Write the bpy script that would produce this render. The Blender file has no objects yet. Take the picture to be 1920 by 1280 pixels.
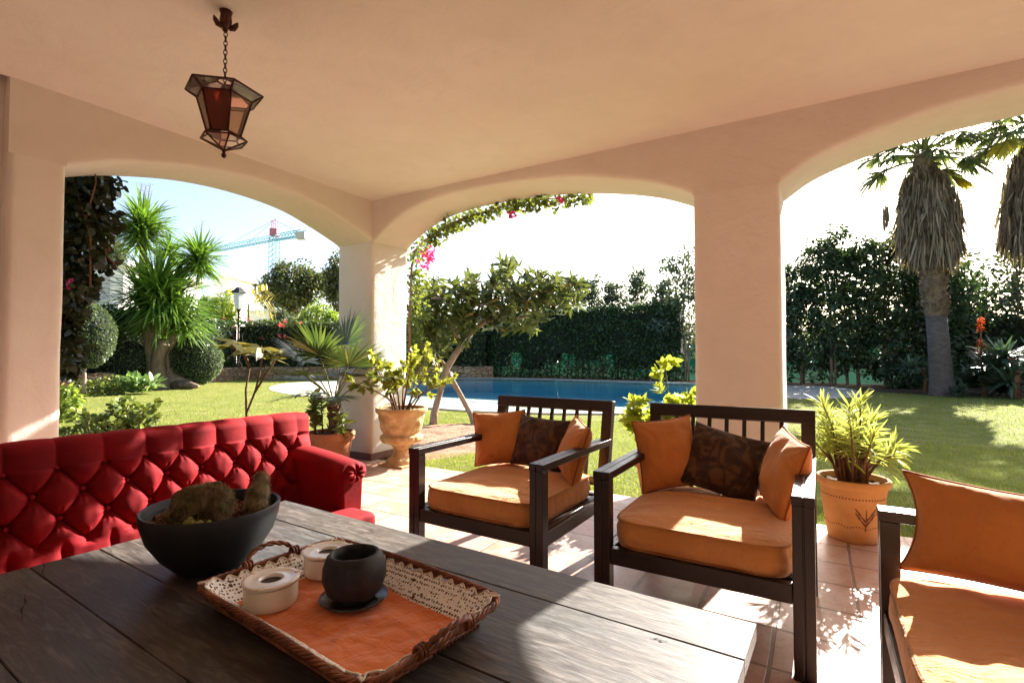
import bpy, bmesh, math, random
import numpy as np
from mathutils import Vector, Matrix, noise as mnoise
rnd = random.Random(11)
nr = np.random.RandomState(11)
SC = bpy.context.scene
COL = SC.collection
rad = math.radians
PI = math.pi

# ---------------------------------------------------------------- frames
CAMH = 1.15
FPX = 954.0
PITCH = math.atan(26 / 954)
FWD = Vector((0, math.cos(PITCH), math.sin(PITCH)))
UPV = Vector((0, -math.sin(PITCH), math.cos(PITCH)))
ROT = math.atan2(954, 576)                     # direction of the porch's x axis in the world
EX = Vector((math.cos(ROT), math.sin(ROT), 0))
EY = Vector((-math.sin(ROT), math.cos(ROT), 0))
CORNER = Vector((-1.544, 5.60, 0))             # inner edge of the corner pillar

def ray(u, v):
    return Vector(((u - 960) / FPX, 0, 0)) + FWD + UPV * ((640 - v) / FPX)
def at(u, v, Z):
    d = ray(u, v)
    return Vector((0, 0, CAMH)) + d * (Z / d.y)
def ground(u, v, z=0.0):
    d = ray(u, v)
    return Vector((0, 0, CAMH)) + d * ((z - CAMH) / d.z)
def room(x, y, z=0.0):
    return CORNER + EX * x + EY * y + Vector((0, 0, z))
ROOM = Matrix.Translation(CORNER) @ Matrix.Rotation(ROT, 4, 'Z')

# ---------------------------------------------------------------- objects
def tag(o, label=None, cat=None, group=None, kind=None):
    if label: o['label'] = label
    if cat: o['category'] = cat
    if group: o['group'] = group
    if kind: o['kind'] = kind
    return o
def thing(name, label, cat, loc=(0, 0, 0), rz=0.0, group=None):
    o = bpy.data.objects.new(name, None)
    COL.objects.link(o)
    o.location = loc
    o.rotation_euler = (0, 0, rz)
    o.empty_display_size = .1
    return tag(o, label, cat, group)
def rootmat(o):
    M = Matrix.Translation(o.location) @ o.rotation_euler.to_matrix().to_4x4()
    return rootmat(o.parent) @ M if o.parent else M
def link(name, me, mat, parent=None, space='local'):
    """space: coordinates of the mesh data: local to the parent, 'world' or 'room'."""
    o = bpy.data.objects.new(name, me)
    COL.objects.link(o)
    if mat: me.materials.append(mat)
    M = Matrix.Identity(4)
    if space == 'room': M = ROOM
    if parent:
        o.parent = parent
        if space != 'local':
            M = rootmat(parent).inverted() @ M
    if space != 'local' or not parent:
        me.transform(M)
    return o

class MB:
    def __init__(s):
        s.v = []; s.f = []
    def add(s, vs, fs):
        n = len(s.v)
        s.v += [tuple(p) for p in vs]
        s.f += [tuple(i + n for i in f) for f in fs]
        return s
    def box(s, a, b, M=None):
        (x0, y0, z0), (x1, y1, z1) = a, b
        vs = [Vector(p) for p in ((x0,y0,z0),(x1,y0,z0),(x1,y1,z0),(x0,y1,z0),(x0,y0,z1),(x1,y0,z1),(x1,y1,z1),(x0,y1,z1))]
        if M: vs = [M @ p for p in vs]
        return s.add(vs, [(0,3,2,1),(4,5,6,7),(0,1,5,4),(1,2,6,5),(2,3,7,6),(3,0,4,7)])
    def bar(s, p, q, w, h, up=(0, 0, 1)):
        p, q = Vector(p), Vector(q)
        d = (q - p).normalized()
        x = d.cross(Vector(up))
        if x.length < 1e-4: x = d.cross(Vector((0, 1, 0)))
        x.normalize(); y = x.cross(d).normalized()
        x *= w / 2; y *= h / 2
        vs = [p-x-y, p+x-y, p+x+y, p-x+y, q-x-y, q+x-y, q+x+y, q-x+y]
        return s.add(vs, [(0,1,2,3),(7,6,5,4),(0,4,5,1),(1,5,6,2),(2,6,7,3),(3,7,4,0)])
    def tube(s, path, radii, n=7, cap=True, closed=False):
        path = [Vector(p) for p in path]
        m = len(path)
        if not hasattr(radii, '__len__'): radii = [radii] * m
        elif len(radii) == 2 and m != 2: radii = [radii[0] + (radii[1]-radii[0]) * i/(m-1) for i in range(m)]
        base = len(s.v)
        ref = None
        for i, p in enumerate(path):
            if closed: d = path[(i+1) % m] - path[i-1]
            else: d = path[min(i+1, m-1)] - path[max(i-1, 0)]
            d.normalize()
            if ref is None:
                ref = Vector((0, 0, 1)) if abs(d.z) < .9 else Vector((1, 0, 0))
            x = ref - d * ref.dot(d)
            if x.length < 1e-5: x = d.orthogonal()
            x.normalize(); ref = x
            y = d.cross(x)
            for k in range(n):
                a = 2 * PI * k / n
                s.v.append(tuple(p + (x * math.cos(a) + y * math.sin(a)) * radii[i]))
        for i in range(m if closed else m - 1):
            j = (i + 1) % m
            for k in range(n):
                k2 = (k + 1) % n
                s.f.append((base+i*n+k, base+i*n+k2, base+j*n+k2, base+j*n+k))
        if cap and not closed:
            s.f.append(tuple(base + k for k in range(n))[::-1])
            s.f.append(tuple(base + (m-1)*n + k for k in range(n)))
        return s
    def lathe(s, prof, n=32, c=(0, 0, 0), wob=0.0, seed=0):
        base = len(s.v)
        c = Vector(c)
        for (r, z) in prof:
            for k in range(n):
                a = 2 * PI * k / n
                rr = r * (1 + (wob * mnoise.noise(Vector((math.cos(a)*2, math.sin(a)*2, z*6 + seed))) if wob else 0))
                s.v.append((c.x + rr*math.cos(a), c.y + rr*math.sin(a), c.z + z))
        for i in range(len(prof) - 1):
            for k in range(n):
                k2 = (k + 1) % n
                s.f.append((base+i*n+k, base+i*n+k2, base+(i+1)*n+k2, base+(i+1)*n+k))
        s.f.append(tuple(base + k for k in range(n))[::-1])
        s.f.append(tuple(base + (len(prof)-1)*n + k for k in range(n)))
        return s
    def grid(s, fn, nu, nv, flip=False, closeu=False):
        base = len(s.v)
        for j in range(nv + 1):
            for i in range(nu + (0 if closeu else 1)):
                s.v.append(tuple(fn(i / nu, j / nv)))
        w = nu if closeu else nu + 1
        for j in range(nv):
            for i in range(nu):
                i2 = (i + 1) % w
                q = (base+j*w+i, base+j*w+i2, base+(j+1)*w+i2, base+(j+1)*w+i)
                s.f.append(q[::-1] if flip else q)
        return s
    def ball(s, c, r, n=12, m=8, wob=0.0, seed=0):
        c = Vector(c)
        if not hasattr(r, '__len__'): r = (r, r, r)
        def fn(u, v):
            a = 2*PI*u; b = PI*(v - .5) * .998
            d = Vector((math.cos(a)*math.cos(b), math.sin(a)*math.cos(b), math.sin(b)))
            k = 1 + (wob * mnoise.noise(d*2.2 + Vector((seed, seed*.7, 0))) if wob else 0)
            return c + Vector((d.x*r[0], d.y*r[1], d.z*r[2])) * k
        return s.grid(fn, n, m, closeu=True)
    def mesh(s, name):
        me = bpy.data.meshes.new(name)
        me.from_pydata(s.v, [], s.f)
        me.update()
        return me
    def build(s, name, mat, parent=None, space='local', smooth=False, bevel=0, subsurf=0, sharp=None, seg=2):
        me = s.mesh(name)
        if smooth or bevel:
            me.polygons.foreach_set('use_smooth', [True] * len(me.polygons))
        o = link(name, me, mat, parent, space)
        if sharp: me.set_sharp_from_angle(angle=rad(sharp))
        if bevel:
            m = o.modifiers.new('bevel', 'BEVEL'); m.width = bevel; m.segments = seg
            m.limit_method = 'ANGLE'; m.angle_limit = rad(40); m.harden_normals = True
        if subsurf:
            m = o.modifiers.new('sub', 'SUBSURF'); m.levels = subsurf; m.render_levels = subsurf
        return o
def npmesh(name, co, quads, tint=None):
    co = np.asarray(co, dtype=np.float32); quads = np.asarray(quads, dtype=np.int32)
    k = quads.shape[1]
    me = bpy.data.meshes.new(name)
    me.vertices.add(len(co)); me.vertices.foreach_set('co', co.ravel())
    me.loops.add(quads.size); me.loops.foreach_set('vertex_index', quads.ravel())
    me.polygons.add(len(quads)); me.polygons.foreach_set('loop_start', np.arange(0, quads.size, k, dtype=np.int32))
    me.update(calc_edges=True)
    if tint is not None:
        a = me.attributes.new('tint', 'FLOAT', 'POINT')
        a.data.foreach_set('value', np.asarray(tint, dtype=np.float32))
    return me
def unit(a):
    return a / np.maximum(np.linalg.norm(a, axis=1, keepdims=True), 1e-6)
def randdirs(n):
    return unit(nr.normal(size=(n, 3)))

# leaves: folded four-quad blades; pos = base, d = direction to the tip
def leaves_mesh(name, pos, d, L, W, fold=.18, bend=.12, tint=None, shape='ovate', normal=None):
    n = len(pos)
    pos = np.asarray(pos, float); d = unit(np.asarray(d, float))
    L = np.broadcast_to(np.asarray(L, float), (n,))[:, None] * np.ones((n, 1))
    W = np.broadcast_to(np.asarray(W, float), (n,))[:, None] * np.ones((n, 1))
    up = np.tile([0, 0, 1.0], (n, 1)) + nr.normal(scale=.55, size=(n, 3)) if normal is None else np.asarray(normal, float)
    side = np.cross(d, up); side = unit(side)
    nor = np.cross(side, d)
    t = {'ovate': [(.0, .0), (.3, .5), (.68, .40), (1., 0)], 'lance': [(0, .06), (.3, .5), (.7, .38), (1, 0)],
         'round': [(0, .05), (.3, .48), (.75, .46), (1, .08)]}[shape]
    vs = []
    for (tt, w) in t:
        mid = pos + d * L * tt - nor * (bend * L * tt * tt)
        vs.append(mid)
        if 0 < tt < 1:
            off = side * W * w + nor * (fold * W * w * 2)
            vs.append(mid + off); vs.append(mid - off)
    # order: 0 base, 1 mid1, 2 r1, 3 l1, 4 mid2, 5 r2, 6 l2, 7 tip
    co = np.stack(vs, axis=1).reshape(-1, 3)
    q = np.array([[0, 2, 5, 4], [0, 4, 6, 3], [4, 5, 7, 7], [4, 7, 7, 6]])
    q = np.array([[0, 2, 5, 7], [0, 7, 6, 3]]) if n > 40000 else np.array([[0, 2, 5, 1], [0, 1, 6, 3], [1, 5, 7, 4], [1, 4, 7, 6]])
    idx = (np.arange(n)[:, None, None] * 8 + q[None]).reshape(-1, 4)
    if tint is None: tint = nr.rand(n)
    return npmesh(name, co, idx, np.repeat(tint, 8))
def strap_mesh(name, base, d, L, W, bend=.3, prof=((0, .6), (.35, 1), (.7, .7), (1, .05)), tint=None, fold=0.0, up=None):
    n = len(base)
    base = np.asarray(base, float); d = unit(np.asarray(d, float))
    L = np.broadcast_to(np.asarray(L, float), (n,))[:, None] * np.ones((n, 1))
    W = np.broadcast_to(np.asarray(W, float), (n,))[:, None] * np.ones((n, 1))
    bend = np.broadcast_to(np.asarray(bend, float), (n,))[:, None] * np.ones((n, 1))
    upv = np.tile([0, 0, 1.0], (n, 1)) + nr.normal(scale=.15, size=(n, 3)) if up is None else np.asarray(up, float)
    side = unit(np.cross(d, upv))
    m = len(prof)
    vs = []
    for (t, w) in prof:
        p = base + d * L * t + np.array([0, 0, -1.0]) * bend * L * t * t
        vs.append(p + side * W * w / 2); vs.append(p - side * W * w / 2)
    co = np.stack(vs, axis=1).reshape(-1, 3)
    q = np.array([[2*i, 2*i+1, 2*i+3, 2*i+2] for i in range(m - 1)])
    idx = (np.arange(n)[:, None, None] * (2*m) + q[None]).reshape(-1, 4)
    if tint is None: tint = nr.rand(n)
    return npmesh(name, co, idx, np.repeat(tint, 2*m))
def blob(c, r, n, hollow=.55):
    c = np.asarray(c, float); r = np.asarray(r if hasattr(r, '__len__') else (r, r, r), float)
    d = randdirs(n)
    k = (hollow + (1 - hollow) * nr.rand(n, 1)) ** .6
    return c + d * r * k, d
def blobs(lst, hollow=.55):
    P, D = [], []
    for (c, r, n) in lst:
        p, d = blob(c, r, n, hollow)
        P.append(p); D.append(d)
    return np.concatenate(P), np.concatenate(D)
def foliage(name, mat, parent, lst, L, W, droop=.3, spread=.8, hollow=.5, shape='ovate', space='world', fold=.18, bend=.15, tint=None, jit=.3):
    p, d = blobs(lst, hollow)
    n = len(p)
    d = unit(d + nr.normal(scale=spread, size=(n, 3)) + np.array([0, 0, -droop]))
    Ls = L * (1 + jit * (nr.rand(n) * 2 - 1))
    me = leaves_mesh(name, p, d, Ls, Ls * (W / L), fold, bend, tint, shape)
    return link(name, me, mat, parent, space)
def crown_blobs(c, R, n_clumps, n_leaf, rc=.38, seed=0, flat=1.0):
    """clumps placed through an ellipsoid, most near its surface"""
    g = np.random.RandomState(seed)
    R = np.asarray(R, float)
    out = []
    for i in range(n_clumps):
        d = g.normal(size=3); d /= np.linalg.norm(d)
        k = g.uniform(.35, 1.0) ** .5
        rr = rc * g.uniform(.6, 1.25) * R.mean()
        out.append((np.asarray(c) + d * R * k * (1 - .5*rc), (rr, rr, rr * flat), int(n_leaf * g.uniform(.6, 1.4))))
    return out

# ---------------------------------------------------------------- materials
class NT:
    def __init__(s, name):
        s.m = bpy.data.materials.new(name); s.m.use_nodes = True
        s.t = s.m.node_tree; s.t.nodes.clear()
        s.out = s.n('ShaderNodeOutputMaterial')
    def n(s, typ, **kw):
        nd = s.t.nodes.new(typ)
        for k, v in kw.items():
            if k.startswith('i_'):
                nd.inputs[k[2:].replace('_', ' ')].default_value = v
            else: setattr(nd, k, v)
        return nd
    def l(s, a, b): s.t.links.new(a, b)
    def surf(s, sh): s.l(sh, s.out.inputs['Surface'])
    def coords(s, kind='Object', scale=(1, 1, 1), rot=(0, 0, 0)):
        if kind == 'World': src = s.n('ShaderNodeNewGeometry').outputs['Position']
        else: src = s.n('ShaderNodeTexCoord').outputs[kind]
        mp = s.n('ShaderNodeMapping'); mp.inputs['Scale'].default_value = scale; mp.inputs['Rotation'].default_value = rot
        s.l(src, mp.inputs['Vector'])
        return mp.outputs[0]
    def noise(s, vec, scale, detail=4, rough=.55, dist=0):
        nd = s.n('ShaderNodeTexNoise'); nd.inputs['Scale'].default_value = scale; nd.inputs['Detail'].default_value = detail
        nd.inputs['Roughness'].default_value = rough; nd.inputs['Distortion'].default_value = dist
        if vec: s.l(vec, nd.inputs['Vector'])
        return nd.outputs['Fac']
    def ramp(s, fac, stops, interp='LINEAR'):
        nd = s.n('ShaderNodeValToRGB'); cr = nd.color_ramp; cr.interpolation = interp
        while len(cr.elements) < len(stops): cr.elements.new(.5)
        for e, (p, c) in zip(cr.elements, stops):
            e.position = p; e.color = (c, c, c, 1) if not hasattr(c, '__len__') else (*c, 1)
        s.l(fac, nd.inputs['Fac'])
        return nd.outputs['Color']
    def mix(s, fac, a, b, mode='MIX'):
        nd = s.n('ShaderNodeMix', data_type='RGBA', blend_type=mode)
        for ix, val in ((0, fac), (6, a), (7, b)):
            sock = nd.inputs[ix]
            if hasattr(val, 'node'): s.l(val, sock)
            elif hasattr(val, '__len__'): sock.default_value = (*val, 1)
            else: sock.default_value = val if ix == 0 else (val, val, val, 1)
        return nd.outputs[2]
    def math(s, op, a, b=0.0):
        nd = s.n('ShaderNodeMath', operation=op)
        for sock, val in zip(nd.inputs, (a, b)):
            if hasattr(val, 'node'): s.l(val, sock)
            else: sock.default_value = val
        return nd.outputs[0]
    def bump(s, h, strength=.3, dist=.01, normal=None):
        nd = s.n('ShaderNodeBump'); nd.inputs['Strength'].default_value = strength; nd.inputs['Distance'].default_value = dist
        s.l(h, nd.inputs['Height'])
        if normal: s.l(normal, nd.inputs['Normal'])
        return nd.outputs['Normal']
    def bsdf(s, color, rough=.6, normal=None, spec=.5, **kw):
        nd = s.n('ShaderNodeBsdfPrincipled')
        def put(k, val):
            if hasattr(val, 'node'): s.l(val, nd.inputs[k])
            elif hasattr(val, '__len__'): nd.inputs[k].default_value = (*val, 1) if len(val) == 3 else val
            else: nd.inputs[k].default_value = val
        put('Base Color', color); put('Roughness', rough); put('Specular IOR Level', spec)
        for k, v in kw.items(): put(k.replace('_', ' '), v)
        if normal: s.l(normal, nd.inputs['Normal'])
        return nd.outputs[0]
    def mixsh(s, fac, a, b):
        nd = s.n('ShaderNodeMixShader')
        if hasattr(fac, 'node'): s.l(fac, nd.inputs[0])
        else: nd.inputs[0].default_value = fac
        s.l(a, nd.inputs[1]); s.l(b, nd.inputs[2])
        return nd.outputs[0]

def simple(name, c1, c2=None, scale=8, rough=.6, bump=.0, bscale=30, bdist=.005, stretch=(1, 1, 1), coords='Object', spec=.4, detail=4, lo=.35, hi=.65, **kw):
    t = NT(name)
    v = t.coords(coords, stretch)
    c2 = c2 or tuple(x * .75 for x in c1)
    col = t.ramp(t.noise(v, scale, detail), [(lo, c2), (hi, c1)])
    nrm = t.bump(t.noise(v, bscale, 5), bump, bdist) if bump else None
    t.surf(t.bsdf(col, rough, nrm, spec, **kw))
    return t.m
def leafmat(name, dark, light, trans=.35, tcol=None, rough=.45, spec=.4, old=None):
    t = NT(name)
    a = t.n('ShaderNodeAttribute', attribute_name='tint')
    stops = [(0, dark), (.75, light)] + ([(.93, light), (.97, old)] if old else [(1, tuple(min(1, x*1.25) for x in light))])
    col = t.ramp(a.outputs['Fac'], stops)
    nz = t.noise(t.coords('Object'), 1.3, 2)
    col = t.mix(t.ramp(nz, [(.4, 0.0), (.65, .45)]), col, t.mix(1.0, col, (.55, .6, .5), 'MULTIPLY'))
    b = t.bsdf(col, rough, None, spec)
    tr = t.n('ShaderNodeBsdfTranslucent')
    if tcol:
        t.l(t.mix(.7, col, tcol), tr.inputs['Color'])
    else:
        t.l(t.mix(1.0, col, (1.6, 1.7, .8), 'MULTIPLY'), tr.inputs['Color'])
    t.surf(t.mixsh(trans, b, tr.outputs[0]))
    return t.m

MAT = {}
def plaster(name, c1, c2, stain=0.0):
    t = NT(name)
    v = t.coords('World')
    n1 = t.noise(v, 1.1, 5, .6); n2 = t.noise(v, 5, 4, .6, .6)
    col = t.ramp(n1, [(.35, c2), (.68, c1)])
    col = t.mix(t.ramp(n2, [(.45, 0.0), (.75, .25)]), col, tuple(x * .82 for x in c2))
    if stain:
        z = t.n('ShaderNodeSeparateXYZ'); t.l(t.n('ShaderNodeNewGeometry').outputs['Position'], z.inputs[0])
        f = t.math('ADD', z.outputs[2], t.math('MULTIPLY', t.noise(v, 3, 4), .5))
        col = t.mix(t.ramp(f, [(.25, .55), (.75, 0.0)]), col, (.42, .27, .18))
    tro = t.noise(t.coords('World', (1, 1, 3.2)), 6, 4, .55, 1.2)
    h = t.math('ADD', t.math('ADD', t.math('MULTIPLY', t.noise(v, 3.0, 3, .5, .8), 1.0), t.math('MULTIPLY', tro, .16)), t.math('MULTIPLY', t.noise(v, 42, 5, .65), .20))
    nrm = t.bump(h, .62, .022)
    sp = t.noise(v, 26, 3, .6)
    col = t.mix(t.ramp(sp, [(.70, 0.0), (.80, .22)]), col, tuple(x * .62 for x in c2))
    t.surf(t.bsdf(col, .88, nrm, .15))
    return t.m
MAT['plaster'] = plaster('peach_plaster', (.77, .715, .66), (.72, .655, .59))
MAT['pillar'] = plaster('pillar_plaster', (.80, .755, .705), (.75, .695, .635), stain=1)
MAT['ceiling'] = plaster('ceiling_plaster', (.79, .730, .675), (.75, .68, .62))

def tiles():
    t = NT('terracotta_tiles')
    v = t.coords('Object')
    b = t.n('ShaderNodeTexBrick')
    b.offset = 0.0; b.squash = 1.0
    for k, val in (('Scale', 1.0), ('Mortar Size', .009), ('Mortar Smooth', .25), ('Bias', 0.0), ('Brick Width', .31), ('Row Height', .31)):
        b.inputs[k].default_value = val
    b.inputs['Color1'].default_value = (0, 0, 0, 1); b.inputs['Color2'].default_value = (1, 1, 1, 1); b.inputs['Mortar'].default_value = (.5, .5, .5, 1)
    wob = t.n('ShaderNodeVectorMath', operation='ADD')
    nz = t.n('ShaderNodeTexNoise'); nz.inputs['Scale'].default_value = 3; t.l(v, nz.inputs['Vector'])
    sc = t.n('ShaderNodeVectorMath', operation='SCALE'); sc.inputs['Scale'].default_value = .018; t.l(nz.outputs['Color'], sc.inputs[0])
    t.l(v, wob.inputs[0]); t.l(sc.outputs[0], wob.inputs[1]); t.l(wob.outputs[0], b.inputs['Vector'])
    col = t.ramp(b.outputs['Color'], [(0, (.40, .225, .16)), (.35, (.48, .285, .20)), (.7, (.44, .23, .175)), (1, (.53, .34, .26))])
    big = t.noise(v, 7, 6, .65)
    col = t.mix(t.ramp(big, [(.4, 0.0), (.72, .75)]), col, (.60, .45, .375))
    sm = t.noise(v, 32, 5, .7)
    col = t.mix(t.ramp(sm, [(.5, 0.0), (.75, .6)]), col, (.27, .13, .10))
    mort = t.mix(t.noise(v, 12, 4), (.20, .115, .08), (.33, .22, .165))
    col = t.mix(b.outputs['Fac'], col, mort)
    h = t.math('SUBTRACT', t.math('MULTIPLY', t.noise(v, 9, 5), .5), b.outputs['Fac'])
    nrm = t.bump(h, .6, .006)
    rg = t.ramp(big, [(.35, .28), (.7, .55)])
    t.surf(t.bsdf(col, rg, nrm, .45))
    return t.m
MAT['tiles'] = tiles()

def darkwood(name, c1=(.028, .013, .010), c2=(.010, .005, .005)):
    t = NT(name)
    v = t.coords('Object', (3, 3, 3))
    n = t.noise(v, 6, 6, .7, 1.5)
    col = t.ramp(n, [(.35, c2), (.7, c1)])
    fl = t.noise(t.coords('Object'), 60, 6, .75)
    col = t.mix(t.ramp(fl, [(.70, 0.0), (.78, .35)]), col, (.10, .07, .055))
    nrm = t.bump(t.noise(t.coords('Object', (1, 1, 1)), 90, 4, .7), .35, .002)
    t.surf(t.bsdf(col, t.ramp(n, [(.3, .26), (.7, .44)]), nrm, .55))
    return t.m
MAT['darkwood'] = darkwood('dark_stained_wood')

def tablewood():
    t = NT('weathered_table_wood')
    v = t.coords('Object', (11, 1.5, 11))                       # planks run along local y
    g = t.noise(v, 5, 8, .68, .9)
    g2 = t.noise(t.coords('Object', (60, 2.2, 60)), 6, 5, .7)
    b = t.noise(t.coords('Object', (7, .5, 1)), 1.3, 3)
    col = t.ramp(g, [(.3, (.024, .019, .017)), (.5, (.070, .060, .053)), (.68, (.150, .134, .120))])
    col = t.mix(t.ramp(b, [(.4, 0.0), (.62, .85)]), col, t.mix(1.0, col, (.80, .98, 1.12), 'MULTIPLY'))
    col = t.mix(t.ramp(g2, [(.58, 0.0), (.72, .55)]), col, (.06, .04, .03))
    a = t.n('ShaderNodeAttribute', attribute_name='tint')
    col = t.mix(1.0, col, t.ramp(a.outputs['Fac'], [(0, (.78, .76, .76)), (1, (1.2, 1.16, 1.1))]), 'MULTIPLY')
    nrm = t.bump(t.math('ADD', g, t.math('MULTIPLY', g2, .5)), .35, .003)
    t.surf(t.bsdf(col, t.ramp(g, [(.3, .42), (.7, .58)]), nrm, .42))
    return t.m
MAT['tablewood'] = tablewood()

def fabric(name, c1, c2, weave=700, sheen=.3, wr=.4, rough=.9):
    t = NT(name)
    v = t.coords('Object')
    col = t.ramp(t.noise(v, 6, 4), [(.35, c2), (.65, c1)])
    col = t.mix(t.ramp(t.noise(v, 2.3, 3), [(.42, 0.0), (.72, .35)]), col, tuple(min(1, x*1.22 + .012) for x in c1))
    col = t.mix(t.ramp(t.noise(v, 34, 4, .7), [(.52, 0.0), (.8, .30)]), col, tuple(x*.62 for x in c2))
    w = t.n('ShaderNodeTexWave', wave_type='BANDS', bands_direction='X'); w.inputs['Scale'].default_value = weave / 6; t.l(v, w.inputs['Vector'])
    w2 = t.n('ShaderNodeTexWave', wave_type='BANDS', bands_direction='Z'); w2.inputs['Scale'].default_value = weave / 6; t.l(v, w2.inputs['Vector'])
    thread = t.math('ADD', w.outputs['Fac'], w2.outputs['Fac'])
    n1 = t.bump(t.math('ADD', t.noise(t.coords('Object', (1, 2.2, 1.6)), 8, 3, .5, .6), t.math('MULTIPLY', t.noise(t.coords('Object', (2.6, 1, 1)), 11, 4, .55, 1.4), .6)), wr*1.3, .014)
    nrm = t.bump(t.math('ADD', thread, t.noise(v, 250, 2)), .12, .0015, n1)
    t.surf(t.bsdf(col, rough, nrm, .15, Sheen_Weight=sheen, Sheen_Roughness=.5))
    return t.m
MAT['orange'] = fabric('burnt_orange_fabric', (.57, .23, .062), (.52, .195, .05))
MAT['orangecush'] = fabric('orange_cushion_fabric', (.66, .30, .098), (.60, .255, .075), wr=.8)
MAT['piping'] = fabric('dark_orange_piping', (.36, .10, .02), (.32, .09, .02))

def brownpattern():
    t = NT('brown_leaf_pattern_fabric')
    v = t.coords('Object', (1, 1, 1))
    w = t.n('ShaderNodeTexWave', wave_type='RINGS', rings_direction='SPHERICAL')
    w.inputs['Scale'].default_value = 5; w.inputs['Distortion'].default_value = 14; w.inputs['Detail'].default_value = 3; w.inputs['Detail Scale'].default_value = 1.6
    t.l(v, w.inputs['Vector'])
    vo = t.n('ShaderNodeTexVoronoi', feature='DISTANCE_TO_EDGE'); vo.inputs['Scale'].default_value = 9; t.l(v, vo.inputs['Vector'])
    col = t.ramp(w.outputs['Fac'], [(.25, (.040, .015, .007)), (.55, (.062, .025, .010)), (.9, (.105, .046, .015))])
    col = t.mix(t.ramp(vo.outputs['Distance'], [(.02, .7), (.07, 0.0)]), col, (.022, .010, .006))
    nrm = t.bump(t.math('ADD', w.outputs['Fac'], t.noise(v, 14, 4)), .35, .006)
    t.surf(t.bsdf(col, .62, nrm, .3, Sheen_Weight=.25))
    return t.m
MAT['brown'] = brownpattern()

def velvet():
    t = NT('red_velvet')
    v = t.coords('Object')
    n = t.noise(v, 9, 5, .6)
    col = t.ramp(n, [(.3, (.105, .002, .004)), (.7, (.20, .004, .008))])
    col = t.mix(t.ramp(t.noise(v, 3.5, 4, .6, .8), [(.45, 0.0), (.7, .45)]), col, (.30, .010, .014))
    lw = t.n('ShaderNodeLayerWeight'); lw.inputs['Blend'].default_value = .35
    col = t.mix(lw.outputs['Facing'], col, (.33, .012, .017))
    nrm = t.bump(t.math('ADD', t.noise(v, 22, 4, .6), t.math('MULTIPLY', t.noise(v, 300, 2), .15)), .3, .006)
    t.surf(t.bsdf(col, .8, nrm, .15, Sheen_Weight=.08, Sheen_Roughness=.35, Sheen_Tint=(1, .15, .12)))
    return t.m
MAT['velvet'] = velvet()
MAT['velvetdark'] = simple('red_velvet_button', (.30, .006, .012), rough=.8)

MAT['bowl'] = simple('charcoal_ceramic', (.022, .024, .029), (.014, .015, .018), 20, .55, .15, 120, .002, spec=.35)
MAT['soil'] = simple('potting_soil', (.10, .055, .03), (.035, .02, .012), 40, .95, .9, 60, .02)
MAT['gravel'] = simple('red_pumice', (.26, .12, .06), (.08, .035, .02), 60, .95, .8, 80, .01)
MAT['cactus'] = simple('fuzzy_cactus', (.17, .13, .07), (.08, .075, .03), 16, .95, .8, 160, .008)
MAT['cactuspale'] = simple('pale_fuzzy_cactus', (.36, .31, .19), (.22, .20, .10), 30, .95, .8, 180, .006)
MAT['succulent'] = simple('small_succulent', (.25, .26, .05), (.14, .17, .04), 30, .6)
MAT['wicker'] = simple('brown_wicker', (.30, .095, .032), (.10, .030, .014), 25, .42, .4, 120, .003, spec=.5)
MAT['wickerlight'] = simple('pale_wicker', (.40, .17, .06), (.20, .07, .03), 25, .42, .4, 120, .003, spec=.5)
MAT['white'] = simple('cream_ceramic', (.82, .77, .68), (.76, .70, .60), 12, .22, spec=.5)
MAT['whiteglaze'] = simple('white_glaze', (.84, .84, .84), (.80, .80, .80), 12, .12, spec=.6)
MAT['black'] = simple('matt_black_ceramic', (.026, .026, .030), (.014, .014, .017), 40, .6, .3, 140, .002, spec=.35)
MAT['hole'] = simple('dark_opening', (.06, .045, .04), (.03, .025, .02), 40, .9)  # dark tone of the disc set in the ashtray lid's opening
MAT['napkin'] = fabric('orange_napkin', (.66, .17, .025), (.60, .14, .02), weave=900, wr=.6)
def lace():
    t = NT('white_crochet_lace')
    v = t.coords('UV') if False else t.coords('Object')
    vo = t.n('ShaderNodeTexVoronoi', feature='F1'); vo.inputs['Scale'].default_value = 140; vo.inputs['Randomness'].default_value = .35
    t.l(v, vo.inputs['Vector'])
    vb = t.n('ShaderNodeTexVoronoi', feature='F1'); vb.inputs['Scale'].default_value = 46; vb.inputs['Randomness'].default_value = .8; t.l(v, vb.inputs['Vector'])
    hole = t.ramp(vo.outputs['Distance'], [(.34, 1.0), (.40, 0.0)])
    hole2 = t.ramp(vb.outputs['Distance'], [(.16, 1.0), (.20, 0.0)])
    h = t.math('MAXIMUM', hole, hole2)
    b = t.bsdf((.90, .90, .88), .9, t.bump(t.noise(v, 400, 3), .6, .002), .1)
    tr = t.n('ShaderNodeBsdfTransparent')
    t.surf(t.mixsh(h, b, tr.outputs[0]))
    return t.m
MAT['lace'] = lace()
MAT['laceplain'] = simple('white_cotton_edge', (.80, .74, .64), (.70, .62, .50), 200, .9, .5, 500, .002)

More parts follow.
